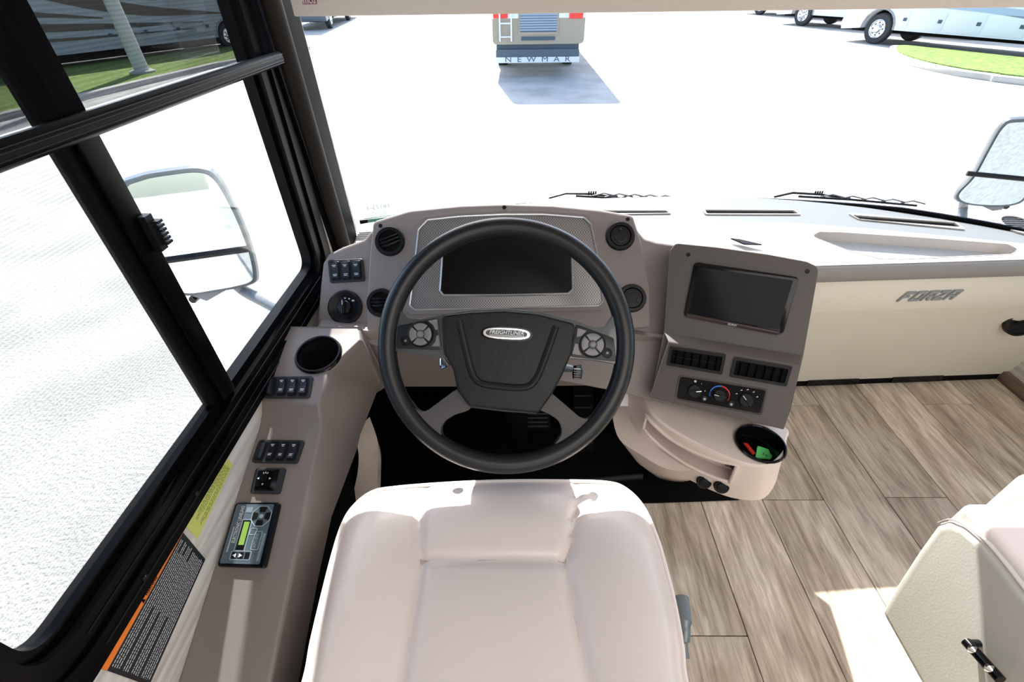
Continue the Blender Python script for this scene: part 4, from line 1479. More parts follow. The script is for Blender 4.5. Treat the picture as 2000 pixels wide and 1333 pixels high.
# =================================================================== CENTRE STACK
p1 = atz(1312, 476, 0.84); p2 = atz(1597, 522, 0.84); p3 = atz(1265, 777, 0.55)
nrm = (p2 - p1).cross(p1 - p3)
if nrm.y > 0:
    nrm = -nrm
PK = Plane(p1, nrm, p2 - p1)
cs = thing('center_stack', 'taupe centre stack with a tablet screen, vents and climate dials turned to the driver', 'console', (0.45, 0.8, 0.0))
kv = V((0.12, 0.32, -0.175))  # hidden rear of the tower, lengthened to shape its shadow on the floor
up_px = [(1320, 475), (1400, 483), (1500, 497), (1575, 511), (1597, 521), (1598, 535), (1570, 692), (1545, 800), (1531, 840), (1400, 808), (1272, 777), (1297, 650), (1308, 490)]
uv = rounded(PK.hits(up_px), [0.01, 0, 0, 0.02, 0.02, 0.01, 0, 0, 0.003, 0, 0.003, 0, 0.012], 5)
bm = NB(); A = [PK.w(u, v, 0) for u, v in uv]
prism3(bm, A, [p + kv for p in A])
link('tower', bm, STACKM, cs, bevel=0.007, seg=3)
# lower step: sloped ledge then face proud of the upper one
HL = 0.016
uvA = PK.hits([(1297, 650), (1567, 693), (1562, 716), (1530, 840), (1268, 777), (1304, 670)])
bm = NB()
t0, t1 = PK.hit(1297, 650, 0.001), PK.hit(1568, 694, 0.001)
m0, m1 = PK.hit(1305, 668, HL), PK.hit(1563, 714, HL)
b0, b1 = PK.hit(1269, 777, HL), PK.hit(1531, 840, HL)
rows = [[PK.w(*t0, 0.0), PK.w(*t1, 0.0)], [PK.w(*m0, HL), PK.w(*m1, HL)], [PK.w(*b0, HL), PK.w(*b1, HL)]]
prism_pts = rows
vtx = [[bm.verts.new(p) for p in r] for r in rows]
low_ = [[bm.verts.new(PK.w(*uv_, -0.005)) for uv_ in pr] for pr in ((t0, t1), (m0, m1), (b0, b1))]
for a, b in zip(vtx, vtx[1:]):
    bm.faces.new((a[0], a[1], b[1], b[0]))
for a, b in zip(low_, low_[1:]):
    bm.faces.new((a[0], b[0], b[1], a[1]))
for k in range(2):
    bm.faces.new((vtx[k][0], vtx[k + 1][0], low_[k + 1][0], low_[k][0]))
    bm.faces.new((vtx[k][1], low_[k][1], low_[k + 1][1], vtx[k + 1][1]))
bm.faces.new((vtx[0][0], low_[0][0], low_[0][1], vtx[0][1]))
bm.faces.new((vtx[2][0], vtx[2][1], low_[2][1], low_[2][0]))
link('lower_face', bm, STACKM, cs, bevel=0.004, seg=3)
for px in ((1344, 497.5), (1577, 530)):
    c = PK.hit(*px)
    bm = NB(); lathe(bm, PK, c[0], c[1], [(0, 0.0012), (0.002, 0.002), (0.0034, 0.002), (0.0044, 0.0)], 14)
    link('screw', bm, BLK, cs)
# tablet head unit
q = PK.hits([(1356, 512), (1560, 542), (1528, 655), (1335, 618)])
bm = NB(); plate(bm, PK, rounded(q, 0.010, 5), -0.001, 0.006)
hu = link('head_unit', bm, BLKG, cs, bevel=0.002)
scr = PK.hits([(1364, 522), (1549, 548), (1520, 644), (1346, 613)], 0.006)
bm = NB(); plate(bm, PK, rounded(scr, 0.002, 2), 0.004, 0.0068)
link('screen', bm, SCREENM, hu)
bm = NB(); tube(bm, [PK.w(*PK.hit(1341, 616, 0.008), 0.007), PK.w(*PK.hit(1519, 651, 0.008), 0.007)], 0.0045, 8, r2=0.002)
link('button_strip', bm, mat('strip_maroon', (0.03, 0.015, 0.016), 0.25), hu)
text(PK, 'SONY', PK.hit(1421, 635, 0.010), PK.hit(1439, 638.5, 0.010), 0.0045, WHITE, hu, h=0.0098, bold=0.01)


def rect_vent(qpx, nv):
    q = PK.hits(qpx, HL)
    bm = NB(); plate(bm, PK, rounded(q, 0.003, 3), HL - 0.001, HL + 0.005, [rounded(sub(q, 0.05, 0.95, 0.16, 0.86), 0.002, 2)])
    v_ = link('air_vent', bm, BLK, cs)
    bm = NB(); plate(bm, PK, sub(q, 0.04, 0.96, 0.12, 0.9), HL - 0.001, HL + 0.0008)
    link('duct', bm, BLKM, v_)
    f_ = bil(q)
    for k in range(nv):
        s = 0.14 + 0.72 * k / (nv - 1)
        bm = NB(); tube(bm, [PK.w(*f_(s, 0.2), HL + 0.003), PK.w(*f_(s, 0.84), HL + 0.003)], 0.0035, 6, r2=0.0011)
        link('vane', bm, BLKG, v_)
    bm = NB(); tube(bm, [PK.w(*f_(0.08, 0.5), HL + 0.002), PK.w(*f_(0.92, 0.5), HL + 0.002)], 0.001, 6)
    link('blade', bm, BLKG, v_)


rect_vent([(1309, 676), (1418, 692), (1410, 732), (1302, 713)], 6)
rect_vent([(1434, 697), (1547, 716), (1535, 755), (1425, 736)], 6)
# climate panel
q = PK.hits([(1329, 736), (1495, 763), (1484, 808), (1322, 778)], HL)
bm = NB(); plate(bm, PK, rounded(q, 0.005, 4), HL - 0.001, HL + 0.0025)
cp = link('climate_panel', bm, BLKG, cs, bevel=0.0008, seg=1)
f_ = bil(q)
bm = NB()
qq = rounded([f_(-0.015, -0.04), f_(1.015, -0.04), f_(1.02, 1.07), f_(-0.02, 1.07)], 0.006, 4)
tube(bm, [PK.w(u, v, HL + 0.0005) for u, v in qq], 0.0016, 6, closed=True)
link('panel_rim', bm, STACKM, cp)
for s, t, R_ in ((0.20, 0.52, 0.0165), (0.50, 0.52, 0.0150), (0.81, 0.52, 0.0165)):
    c = f_(s, t)
    bm = NB(); lathe(bm, PK, c[0], c[1], [(R_ * 0.92, HL + 0.002), (R_ * 0.85, HL + 0.010), (R_ * 0.75, HL + 0.012), (0, HL + 0.012)], 30)
    kn = link('knob', bm, BLK, cp)
    bm = NB(); plate(bm, PK, rotpts([(c[0] - R_ * 0.8, c[1] - 0.002), (c[0] + R_ * 0.8, c[1] - 0.002), (c[0] + R_ * 0.8, c[1] + 0.002), (c[0] - R_ * 0.8, c[1] + 0.002)], c, {0.20: 0.35, 0.50: 0.0, 0.81: -0.75}[s]), HL + 0.011, HL + 0.016)
    link('grip', bm, BLK, cp, bevel=0.001)
    bm = NB()
    a_ = {0.20: 0.35, 0.50: pi, 0.81: 2.4}[s]
    cc = [(c[0] + R_ * 0.15 * cos(a_), c[1] + R_ * 0.15 * sin(a_)), (c[0] + R_ * 0.78 * cos(a_), c[1] + R_ * 0.78 * sin(a_))]
    tube(bm, [PK.w(*cc[0], HL + 0.0165), PK.w(*cc[1], HL + 0.0165)], 0.0009, 6)
    link('pointer', bm, WHITE, cp)
c = f_(0.50, 0.52)
for a0, a1, mm in ((pi * 0.5, pi * 1.12, mat('blue_print', (0.03, 0.2, 0.8), 0.4)), (-pi * 0.12, pi * 0.5, RED)):
    bm = NB()
    tube(bm, [PK.w(c[0] + 0.0192 * cos(a0 + (a1 - a0) * k / 12), c[1] + 0.0192 * sin(a0 + (a1 - a0) * k / 12), HL + 0.0028) for k in range(13)], 0.0014, 6, r2=0.0006)
    link('temperature_arc', bm, mm, cp)
bm = NB()
c = f_(0.81, 0.52)
for k in range(5):
    a = radians(160 - 32 * k)
    plate(bm, PK, rotpts([(c[0] + 0.0215 * cos(a) - 0.0022, c[1] + 0.0215 * sin(a) - 0.0013), (c[0] + 0.0215 * cos(a) + 0.0022, c[1] + 0.0215 * sin(a) - 0.0003), (c[0] + 0.0215 * cos(a) + 0.0010, c[1] + 0.0215 * sin(a) + 0.0022)], c, 0), HL + 0.002, HL + 0.0029)
c = f_(0.20, 0.52)
for k, (a, r_) in enumerate(((100, 0.0026), (62, 0.0008), (15, 0.0011), (-22, 0.0013))):
    a = radians(a)
    plate(bm, PK, circ(c[0] + 0.0205 * cos(a), c[1] + 0.0205 * sin(a), r_, 8), HL + 0.002, HL + 0.0029)
for s, t in ((0.335, 0.80), (0.655, 0.82)):
    c = f_(s, t)
    for k in range(3):
        a = pi * k / 3
        plate(bm, PK, rotpts([(c[0] - 0.003, c[1] - 0.0005), (c[0] + 0.003, c[1] - 0.0005), (c[0] + 0.003, c[1] + 0.0005), (c[0] - 0.003, c[1] + 0.0005)], c, a), HL + 0.0035, HL + 0.0049)
link('legend', bm, WHITE, cp)
for s, t in ((0.335, 0.78), (0.655, 0.80)):
    c = f_(s, t)
    bm = NB(); lathe(bm, PK, c[0], c[1], [(0.0062, HL + 0.002), (0.0058, HL + 0.0045), (0, HL + 0.0045)], 20)
    link('push_button', bm, BLK, cp)

# beige storage pod under the stack
pod_t = [(1238, 742), (1254, 766), (1274, 808), (1316, 841), (1375, 873), (1430, 897), (1470, 909), (1505, 908), (1532, 886), (1538, 858), (1530, 830), (1400, 795), (1290, 760)]
pod_b = [(1215, 800), (1222, 830), (1248, 866), (1290, 902), (1336, 935), (1390, 962), (1439, 978), (1490, 977), (1515, 940), (1532, 890), (1530, 850), (1400, 810), (1290, 790)]
ZT = 0.50
pt = [atz(x, y, ZT) for x, y in pod_t]
pbm = []
for i, (x, y) in enumerate(pod_b):
    pbm.append(atz(x, y, 0.345) if 2 < i < 9 else (atz(x, y, 0.37) if i <= 2 else V((pt[i].x, pt[i].y, 0.345))))
T3 = [V(p) for p in smooth_closed([tuple(p) for p in pt], 4)]
B3 = [V(p) for p in smooth_closed([tuple(p) for p in pbm], 4)]
# cup opening
ccu = atz(1484, 869, ZT)
PT = Plane((0, 0, ZT), (0, 0, 1), (1, 0, 0))
bm = NB()
n = len(T3)
mid = []
top_in = [p + (ccu * 0.35 + atz(1380, 830, ZT) * 0.65 - p) * 0.04 + V((0, 0, 0.0)) for p in T3]
r0 = [V((p.x, p.y, ZT)) for p in top_in]
r1 = [V((p.x, p.y, ZT - 0.006)) for p in T3]
r2_ = [a.lerp(b, 0.12) for a, b in zip(T3, B3)]
rings = [r0, r1] + [T3[i:i + 0] for i in ()]
R0 = [bm.verts.new(p) for p in r0]; R1 = [bm.verts.new(p) for p in r1]; R2 = [bm.verts.new(p + V((0, 0, 0.006))) for p in B3]; R3 = [bm.verts.new(p.lerp(atz(1400, 880, 0.345), 0.06)) for p in B3]
for A_, B_ in ((R0, R1), (R1, R2), (R2, R3)):
    for i in range(n):
        bm.faces.new((A_[i], A_[(i + 1) % n], B_[(i + 1) % n], B_[i]))
bm.faces.new(R3)
hole = circ(ccu.x, ccu.y, 0.050, 40)
hv = [bm.verts.new((x, y, ZT)) for x, y in hole]
hb = [bm.verts.new((x, y, ZT - 0.085)) for x, y in hole]
bm.faces.new(hb)
for i in range(40):
    bm.faces.new((hv[i], hv[(i + 1) % 40], hb[(i + 1) % 40], hb[i]))
tess = tessellate_polygon([[V((p.x, p.y, 0)) for p in r0], [V((x, y, 0)) for x, y in hole]])
allv = R0 + hv
for t in tess:
    try:
        bm.faces.new([allv[i] for i in t])
    except ValueError:
        pass
pod = link('storage_pod', bm, BEIGE, cs, smooth=50, label='beige pod carrying slot and cup holder')
bm = NB(); lathe(bm, PT, ccu.x, ccu.y, [(0.050, 0.0), (0.0525, 0.004), (0.051, 0.0075), (0.0485, 0.008), (0.046, 0.004), (0.043, -0.075), (0.040, -0.080), (0, -0.080)], 44)
link('cup_holder', bm, BLKG, cs)
# pedestal of the pod down to the floor
bot = [atz(x, y, 0.0) for x, y in ((1262, 905), (1275, 925), (1296, 938), (1345, 940), (1400, 905), (1400, 860), (1300, 850), (1262, 870))]
topc = [atz(x, y, 0.40) for x, y in ((1197, 780), (1205, 850), (1246, 885), (1320, 920), (1420, 900), (1430, 850), (1320, 790), (1230, 770))]
bm = NB()
a_ = [V(p) for p in smooth_closed([tuple(p) for p in topc], 5)]; b_ = [V(p) for p in smooth_closed([tuple(p) for p in bot], 5)]
m1_ = [p.lerp(q, 0.5) + V((-0.01, -0.005, 0.0)) for p, q in zip(a_, b_)]
rr0 = [[bm.verts.new(p) for p in L] for L in (a_, m1_, b_)]
n = len(a_)
for A_, B_ in zip(rr0, rr0[1:]):
    for i in range(n):
        bm.faces.new((A_[i], A_[(i + 1) % n], B_[(i + 1) % n], B_[i]))
bm.faces.new(rr0[0][::-1]); bm.faces.new(rr0[2])
link('pedestal', bm, BEIGE, cs, smooth=60)
# slot frame on the sloping front of the pod: curved strip following the wall
sl_t = [(1263, 809), (1275, 826), (1308, 855), (1350, 879), (1400, 898), (1441, 907)]
sl_b = [(1258, 836), (1270, 851), (1300, 878), (1345, 908), (1392, 930), (1426, 941)]


def podwall(px, py):
    """point on the pod's front wall surface seen along the sight line (search over height)"""
    best = None
    d = ray(px, py)
    for i in range(len(T3)):
        A_, B_ = T3[i], T3[(i + 1) % len(T3)]
        C_, D_ = B3[i], B3[(i + 1) % len(T3)]
        for tri in ((A_, B_, D_), (A_, D_, C_)):
            from mathutils.geometry import intersect_ray_tri
            h_ = intersect_ray_tri(tri[0], tri[1], tri[2], d, CAMPOS, True)
            if h_ is not None:
                L = (h_ - CAMPOS).length
                if best is None or L < best[0]:
                    best = (L, h_)
    if best is None:
        return atz(px, py, 0.45)
    return best[1]


wt = [podwall(*p) for p in sl_t]; wb = [podwall(*p) for p in sl_b]
WT = smooth_open(wt, 5); WB = smooth_open(wb, 5)
loop = WT + WB[::-1]
outw = V((-0.45, -0.80, 0.35)).normalized()
bm = NB(); tube(bm, [p + outw * 0.003 for p in loop], 0.0042, 8, closed=True)
so = link('slot_rim', bm, BEIGE, cs)
cb_ = NB()
inw = V((0.40, 0.75, -0.12)).normalized() * 0.040
rg_ = [[cb_.verts.new(q_) for q_ in (t_ + outw * 0.02, b_2 + outw * 0.02, b_2 + inw, t_ + inw)] for t_, b_2 in zip(WT, WB)]
for A_, B_ in zip(rg_, rg_[1:]):
    for i in range(4):
        cb_.faces.new((A_[i], A_[(i + 1) % 4], B_[(i + 1) % 4], B_[i]))
cb_.faces.new(rg_[0]); cb_.faces.new(rg_[-1][::-1])
cut(pod, cb_)
# power sockets
for px, lbl in (((1375, 941), None), ((1409, 950), None)):
    p = podwall(*px)
    P = Plane(p + outw * 0.001, (-0.28, -0.86, 0.42), (1, -0.3, 0))
    bm = NB(); lathe(bm, P, 0, 0, [(0.0165, -0.003), (0.0165, 0.003), (0.015, 0.006), (0.011, 0.0055), (0.010, 0.008), (0, 0.009)], 28)
    so2 = link('power_socket', bm, BLK, cs)
    bm = NB(); plate(bm, P, rounded([(-0.004, 0.014), (0.004, 0.014), (0.004, 0.021), (-0.004, 0.021)] if px[0] < 1390 else [(-0.005, 0.011), (0.005, 0.011), (0.005, 0.016), (-0.005, 0.016)], 0.001, 2), 0.0, 0.006)
    link('socket_tab', bm, BLK, so2)
# things in the cup
ct = thing('green_key_tag', 'bright green plastic key tag lying in the black cup holder', 'key tag', (ccu.x + 0.01, ccu.y - 0.012, ZT - 0.075))
PG = Plane((ccu.x, ccu.y, ZT - 0.040), (0.10, -0.15, 1), (1, 0, 0))
gq = PG.hits([(1478, 873), (1500, 880), (1502, 887), (1507, 893), (1504, 899), (1474, 896)])
gq2 = rounded(gq, 0.003, 3)
cc = PG.hit(1492, 890.5)
bm = NB(); plate(bm, PG, gq2, 0.0, 0.004, [circ(cc[0], cc[1], 0.0022, 12)])
link('tag_plate', bm, GREEN, ct)
bm = NB(); tube(bm, [PG.w(cc[0] + 0.004 * cos(a), cc[1] + 0.004 * sin(a), 0.0045) for a in [2 * pi * k / 16 for k in range(16)]], 0.0007, 6, closed=True)
link('eyelet', bm, CHROME, ct)
rc = thing('red_tag_strip', 'red plastic strip lying beside the green tag in the cup holder', 'tag', (ccu.x - 0.02, ccu.y, ZT - 0.075))
bm = NB(); plate(bm, PG, rounded(PG.hits([(1449, 868), (1458, 870), (1473, 889), (1468, 892)]), 0.001, 2), 0.004, 0.007)
link('strip', bm, RED, rc)
# paper tag hanging from the panel
PTG = Plane(atY(1210, 780, 0.84), (0.1, -0.85, 0.5), (1, 0, 0))
tg = thing('paper_tag', 'white paper tag hanging by a black tie below the instrument panel', 'tag', PTG.o)
bm = NB(); plate(bm, PTG, PTG.hits([(1217, 767), (1236, 768), (1228, 794), (1205, 793)]), 0, 0.0008)
link('card', bm, mat('paper_white', (0.75, 0.75, 0.74), 0.7), tg)
bm = NB(); tube(bm, [PTG.w(*PTG.hit(1219, 764), 0.003), PTG.w(*PTG.hit(1216, 775), 0.006), PTG.w(*PTG.hit(1211, 783), 0.003)], 0.0012, 6)
link('tie', bm, BLK, tg)

# =================================================================== SIDE CONSOLE
sc = thing('side_console', 'taupe armrest-height side console with switches along the window wall', 'console', (-0.45, 0.5, 0.0))
rowsC = [((560, 640), (700, 640), (742, 720), 0.702, 0.55),
         ((548, 672), (703, 664), (744, 745), 0.697, 0.52),
         ((530, 722), (640, 722), (741, 755), 0.680, 0.50),
         ((512, 783), (622, 793), (716, 820), 0.656, 0.46),
         ((506, 812), (625, 815), (704, 850), 0.634, 0.44),
         ((504, 835), (627, 838), (697, 880), 0.622, 0.42),
         ((452, 1000), (592, 995), (648, 1010), 0.574, 0.41),
         ((400, 1165), (560, 1155), (620, 1140), 0.530, 0.40),
         ((348, 1333), (524, 1333), (588, 1310), 0.494, 0.39),
         ((290, 1520), (490, 1520), (556, 1500), 0.455, 0.36)]
bm = NB()
rows = []
for wpx, cpx, bpx, z, zb_ in rowsC:
    a = atz(*wpx, z); a.x = XL + 0.001
    c = atz(*cpx, z)
    b = atz(*bpx, zb_)
    rows.append([a, a.lerp(c, 0.5), c, c.lerp(b, 0.06) + V((0.004, 0, 0.002)), b, V((b.x - 0.02, b.y, b.z - 0.012)), V((XL + 0.001, b.y, b.z - 0.03))])
RG = [[bm.verts.new(p) for p in r] for r in rows]
for A_, B_ in zip(RG, RG[1:]):
    for i in range(len(A_)):
        j = (i + 1) % len(A_)
        bm.faces.new((A_[i], A_[j], B_[j], B_[i]))
bm.faces.new(RG[0]); bm.faces.new(RG[-1][::-1])
console = link('console_body', bm, TAUPE2, sc, bevel=0.007, seg=3, smooth=40)
# kick panel: beige curved pillar low beside the footwell
kl = [(722, 815), (737, 860), (738, 900), (735, 945), (718, 990)]
kr = [(692, 850), (700, 885), (699, 920), (692, 955), (683, 1000)]
bm = NB()
zz_ = [0.26, 0.21, 0.16, 0.10, 0.03]
A_ = smooth_open([atz(*p, z) for p, z in zip(kl, zz_)], 4); B_ = smooth_open([atz(*p, z) for p, z in zip(kr, zz_)], 4)
gridsurf(bm, [[p + V((0.0, 0.0, -0.05)) for p in A_], A_, [p.lerp(q, 0.55) + V((0, 0, 0.006)) for p, q in zip(A_, B_)], B_, [p + V((-0.0, 0.0, -0.05)) for p in B_]])
link('kick_pillar', bm, BEIGE, sc, smooth=50, label='beige curved pillar beside the footwell')
# cup holder
PC1 = Plane(atz(620, 690, 0.689), (0, -0.27, 1), (1, 0, 0))
c = PC1.hit(623, 694)
bm = NB(); lathe(bm, PC1, c[0], c[1], [(0.0475, -0.001), (0.0475, 0.004), (0.045, 0.008), (0.042, 0.008), (0.040, 0.004), (0.039, 0.001)], 44)
ch = link('cup_holder', bm, BLKG, sc)
cb_ = NB(); lathe(cb_, PC1, c[0], c[1], [(0, 0.03), (0.0405, 0.03), (0.0405, -0.085), (0, -0.085)], 44)
cut(console, cb_)
bm = NB(); lathe(bm, PC1, c[0], c[1], [(0.0395, 0.002), (0.0385, -0.08), (0, -0.08)], 44)
link('cup_well', bm, mat('cup_well_black', (0.004, 0.004, 0.004), 0.5), ch)
# switches
PC2 = Plane(atz(565, 755, 0.667), (0, -0.36, 1), (1, 0, 0))
p_a, p_b = atz(530, 722, 0.680), atz(512, 783, 0.656)
PC2 = Plane(p_b.lerp(p_a, 0.5), V((0, -(p_a.z - p_b.z), (p_a.y - p_b.y))), (1, 0, 0))
switch_bank(sc, PC2, [(521, 738), (613, 737), (607, 780), (515, 779)], 4, h=0.001, blank=(0,))
p_a, p_b = atz(504, 835, 0.622), atz(348, 1333, 0.494)
PC3 = Plane(p_b.lerp(p_a, 0.5), V((0, -(p_a.z - p_b.z), (p_a.y - p_b.y))), (1, 0, 0))
switch_bank(sc, PC3, [(508, 861), (597, 862), (582, 907), (492, 905)], 4, h=0.001, blank=(0,))
# mirror joystick
q = PC3.hits([(502, 916), (561, 916), (549, 967), (490, 966)])
bm = NB(); plate(bm, PC3, rounded(q, 0.005, 3), 0.0, 0.005)
mj = link('mirror_control', bm, GREYR, sc, bevel=0.001)
g = sub(q, 0.10, 0.80, 0.06, 0.88)
f_ = bil(g); cc = V(f_(0.5, 0.5))
bm = NB()
A_ = [PC3.w(u, v, 0.005) for u, v in rounded(g, 0.003, 3)]
g2 = [tuple(cc + (V(p) - cc) * 0.74) for p in g]
B_ = [PC3.w(u, v, 0.014) for u, v in rounded(g2, 0.003, 3)]
prism3(bm, B_, A_)
link('raised_pad', bm, BLKG, mj, smooth=30)
bm = NB(); lathe(bm, PC3, cc.x, cc.y, [(0.0055, 0.014), (0.006, 0.019), (0.0045, 0.021), (0, 0.0195)], 20)
link('joystick', bm, BLKM, mj)
bm = NB()
for k in range(4):
    a = k * pi / 2
    plate(bm, PC3, rotpts([(cc.x + 0.009, cc.y - 0.0018), (cc.x + 0.0125, cc.y), (cc.x + 0.009, cc.y + 0.0018)], cc, a), 0.0135, 0.0145)
plate(bm, PC3, rotpts([(cc.x + 0.0085, cc.y - 0.0005), (cc.x + 0.012, cc.y - 0.0005), (cc.x + 0.012, cc.y + 0.0005), (cc.x + 0.0085, cc.y + 0.0005)], cc, 1.2), 0.0135, 0.0145)
plate(bm, PC3, rotpts([(cc.x + 0.0085, cc.y - 0.0005), (cc.x + 0.012, cc.y - 0.0005), (cc.x + 0.012, cc.y + 0.0005), (cc.x + 0.0085, cc.y + 0.0005)], cc, 1.95), 0.0135, 0.0145)
link('legend', bm, WHITE, mj)
# levelling controller
q = PC3.hits([(462, 983), (549, 983), (519, 1111), (425, 1108)], 0.006)
bm = NB(); plate(bm, PC3, rounded(q, 0.006, 4), 0.0, 0.010)
lv = link('leveling_controller', bm, BLKG, sc, bevel=0.003, seg=3, label='black electronic leveling keypad with green display')
g = sub(q, 0.05, 0.88, 0.03, 0.95)
bm = NB(); plate(bm, PC3, rounded(g, 0.003, 3), 0.009, 0.0104)
link('face', bm, PANELB, lv)
F_ = bil(g)
bm = NB(); plate(bm, PC3, [F_(0.30, 0.29), F_(0.50, 0.29), F_(0.50, 0.78), F_(0.30, 0.78)], 0.0103, 0.0108)
link('display_frame', bm, BLKG, lv)
bm = NB(); plate(bm, PC3, [F_(0.34, 0.31), F_(0.48, 0.31), F_(0.48, 0.70), F_(0.34, 0.70)], 0.0107, 0.0112)
link('display', bm, LCD, lv)
dirv = V(F_(0.2, 0.1)) - V(F_(0.2, 0.9))
text(PC3, 'ELECTRONIC LEVELING', F_(0.235, 0.67), F_(0.235, 0.03), 0.0058, WHITE, lv, h=0.0105, shear=0.2, bold=0.01)
text(PC3, 'AUTO LEVEL', F_(0.79, 0.74), F_(0.79, 0.50), 0.0040, mat('pale_print', (0.32, 0.4, 0.45), 0.5), lv, h=0.0105)


def outline_loop(pts, m, nm, r=0.0005, h=0.0107, rad=0.002):
    bm = NB(); tube(bm, [PC3.w(u, v, h) for u, v in rounded(pts, rad, 3)], r, 5, closed=True)
    link(nm, bm, m, lv)


PRN = mat('pale_print', (0.5, 0.6, 0.66))
outline_loop([F_(0.70, 0.47), F_(0.88, 0.47), F_(0.86, 0.77), F_(0.68, 0.77)], PRN, 'button_outline')
outline_loop([F_(0.56, 0.42), F_(0.72, 0.42), F_(0.71, 0.53), F_(0.55, 0.53)], PRN, 'button_outline')
outline_loop([F_(0.27, 0.27), F_(0.53, 0.27), F_(0.53, 0.80), F_(0.27, 0.80)], PRN, 'button_outline')
outline_loop([F_(0.22, 0.80), F_(0.72, 0.80), F_(0.72, 0.94), F_(0.22, 0.94)], PRN, 'button_outline')
bm = NB(); plate(bm, PC3, rounded([F_(0.30, 0.05), F_(0.47, 0.05), F_(0.47, 0.15), F_(0.30, 0.15)], 0.002), 0.0104, 0.011)
link('power_button', bm, mat('pale_key', (0.16, 0.20, 0.23), 0.4), lv)
c = V(F_(0.74, 0.21))
for k in range(4):
    a = k * pi / 2 + 0.0
    bm = NB(); plate(bm, PC3, rotpts([(c.x + 0.0065, c.y - 0.0045), (c.x + 0.0135, c.y - 0.0065), (c.x + 0.0150, c.y - 0.004), (c.x + 0.0150, c.y + 0.004), (c.x + 0.0135, c.y + 0.0065), (c.x + 0.0065, c.y + 0.0045)], c, a), 0.0104, 0.0115)
    ob_ = link('direction_key', bm, BLK, lv)
bm = NB()
oc = [(c.x + 0.0175 * cos(pi / 8 + k * pi / 4), c.y + 0.0175 * sin(pi / 8 + k * pi / 4)) for k in range(8)]
tube(bm, [PC3.w(u, v, 0.0107) for u, v in oc], 0.0006, 5, closed=True)
lathe(bm, PC3, c.x, c.y, [(0.0035, 0.0104), (0.0035, 0.0112), (0, 0.0112)], 14)
link('key_outline', bm, PRN, lv)
for s0, s1, tri in ((0.25, 0.38, 0), (0.41, 0.54, 1), (0.58, 0.69, None)):
    bm = NB(); plate(bm, PC3, rounded([F_(s0, 0.82), F_(s1, 0.82), F_(s1, 0.92), F_(s0, 0.92)], 0.001, 2), 0.0104, 0.0114)
    link('arrow_key', bm, BLK, lv)
    if tri is not None:
        bm = NB(); a, b = (s0 + 0.02, s1 - 0.02) if tri == 0 else (s1 - 0.02, s0 + 0.02)
        plate(bm, PC3, [F_(a, 0.87), F_(b, 0.835), F_(b, 0.905)], 0.0113, 0.0117)
        link('arrow', bm, WHITE, lv)
bm = NB()
for k in range(3):
    plate(bm, PC3, [F_(0.915 + k * 0.022, 0.50), F_(0.922 + k * 0.022, 0.50), F_(0.915 + k * 0.022 - 0.01, 0.95), F_(0.908 + k * 0.022 - 0.01, 0.95)], 0.0104, 0.0108)
plate(bm, PC3, [F_(0.09, 0.40), F_(0.12, 0.40), F_(0.115, 0.82), F_(0.085, 0.82)], 0.0104, 0.0108)
link('fine_print', bm, PRN, lv)


# wall labels
def wall_label(nm, label, cat, quad_px, m):
    T = thing(nm, label, cat, atX(*quad_px[3], XL))
    q = PWL.hits(quad_px)
    bm = NB(); plate(bm, PWL, q, 0.0002, 0.001)
    return T, q, link('sticker_face', bm, m, T)


T, q, fc = wall_label('notice_label', 'yellow notice label on the pale wall strip above the console', 'label', [(430, 880), (454, 909), (385, 1053), (354, 1020)], YELLOW)
f_ = bil(q)
bm = NB()
random.seed(3)
for k in range(13):
    s = 0.10 + k * 0.065
    t0_ = 0.06 + random.random() * 0.05; t1_ = 0.72 + random.random() * 0.22
    if k in (4, 9):
        t1_ = 0.4
    tt = t0_
    while tt < t1_:
        dt = 0.02 + random.random() * 0.05
        e_ = min(tt + dt, t1_)
        plate(bm, PWL, [f_(s, tt), f_(s + 0.018, tt), f_(s + 0.018, e_), f_(s, e_)], 0.001, 0.0013)
        tt = e_ + 0.012
link('fine_print', bm, mat('print_dark_olive', (0.12, 0.13, 0.03), 0.6), T, kind='stuff')
T, q, fc = wall_label('warning_label', 'black warning label with orange header strip and white print below the window', 'label', [(350, 1033), (400, 1093), (290, 1340), (195, 1306)], mat('label_black', (0.01, 0.01, 0.012), 0.4))
f_ = bil(q)
bm = NB(); plate(bm, PWL, [f_(-0.01, 0), f_(0.115, 0), f_(0.115, 1), f_(-0.01, 1)], 0.001, 0.0014)
link('header_strip', bm, ORANGE, T)
text(PWL, 'WARNING', f_(0.095, 0.52), f_(0.095, 0.38), 0.0065, BLKM, T, h=0.0015)
bm = NB(); plate(bm, PWL, [f_(0.10, 0.57), f_(0.02, 0.555), f_(0.10, 0.54)], 0.0014, 0.0018)
link('warning_triangle', bm, BLKM, T)
bm = NB()
for k in range(19):
    s = 0.16 + k * 0.043
    tt = 0.03 + random.random() * 0.02 + (0.10 if k in (2, 5, 9) else 0)
    end = 0.97 if k not in (4, 8, 13) else 0.55
    while tt < end:
        dt = 0.008 + random.random() * 0.03
        e_ = min(tt + dt, end)
        plate(bm, PWL, [f_(s, tt), f_(s + 0.012, tt), f_(s + 0.012, e_), f_(s, e_)], 0.001, 0.0013)
        tt = e_ + 0.006
link('fine_print', bm, WHITE, T, kind='stuff')

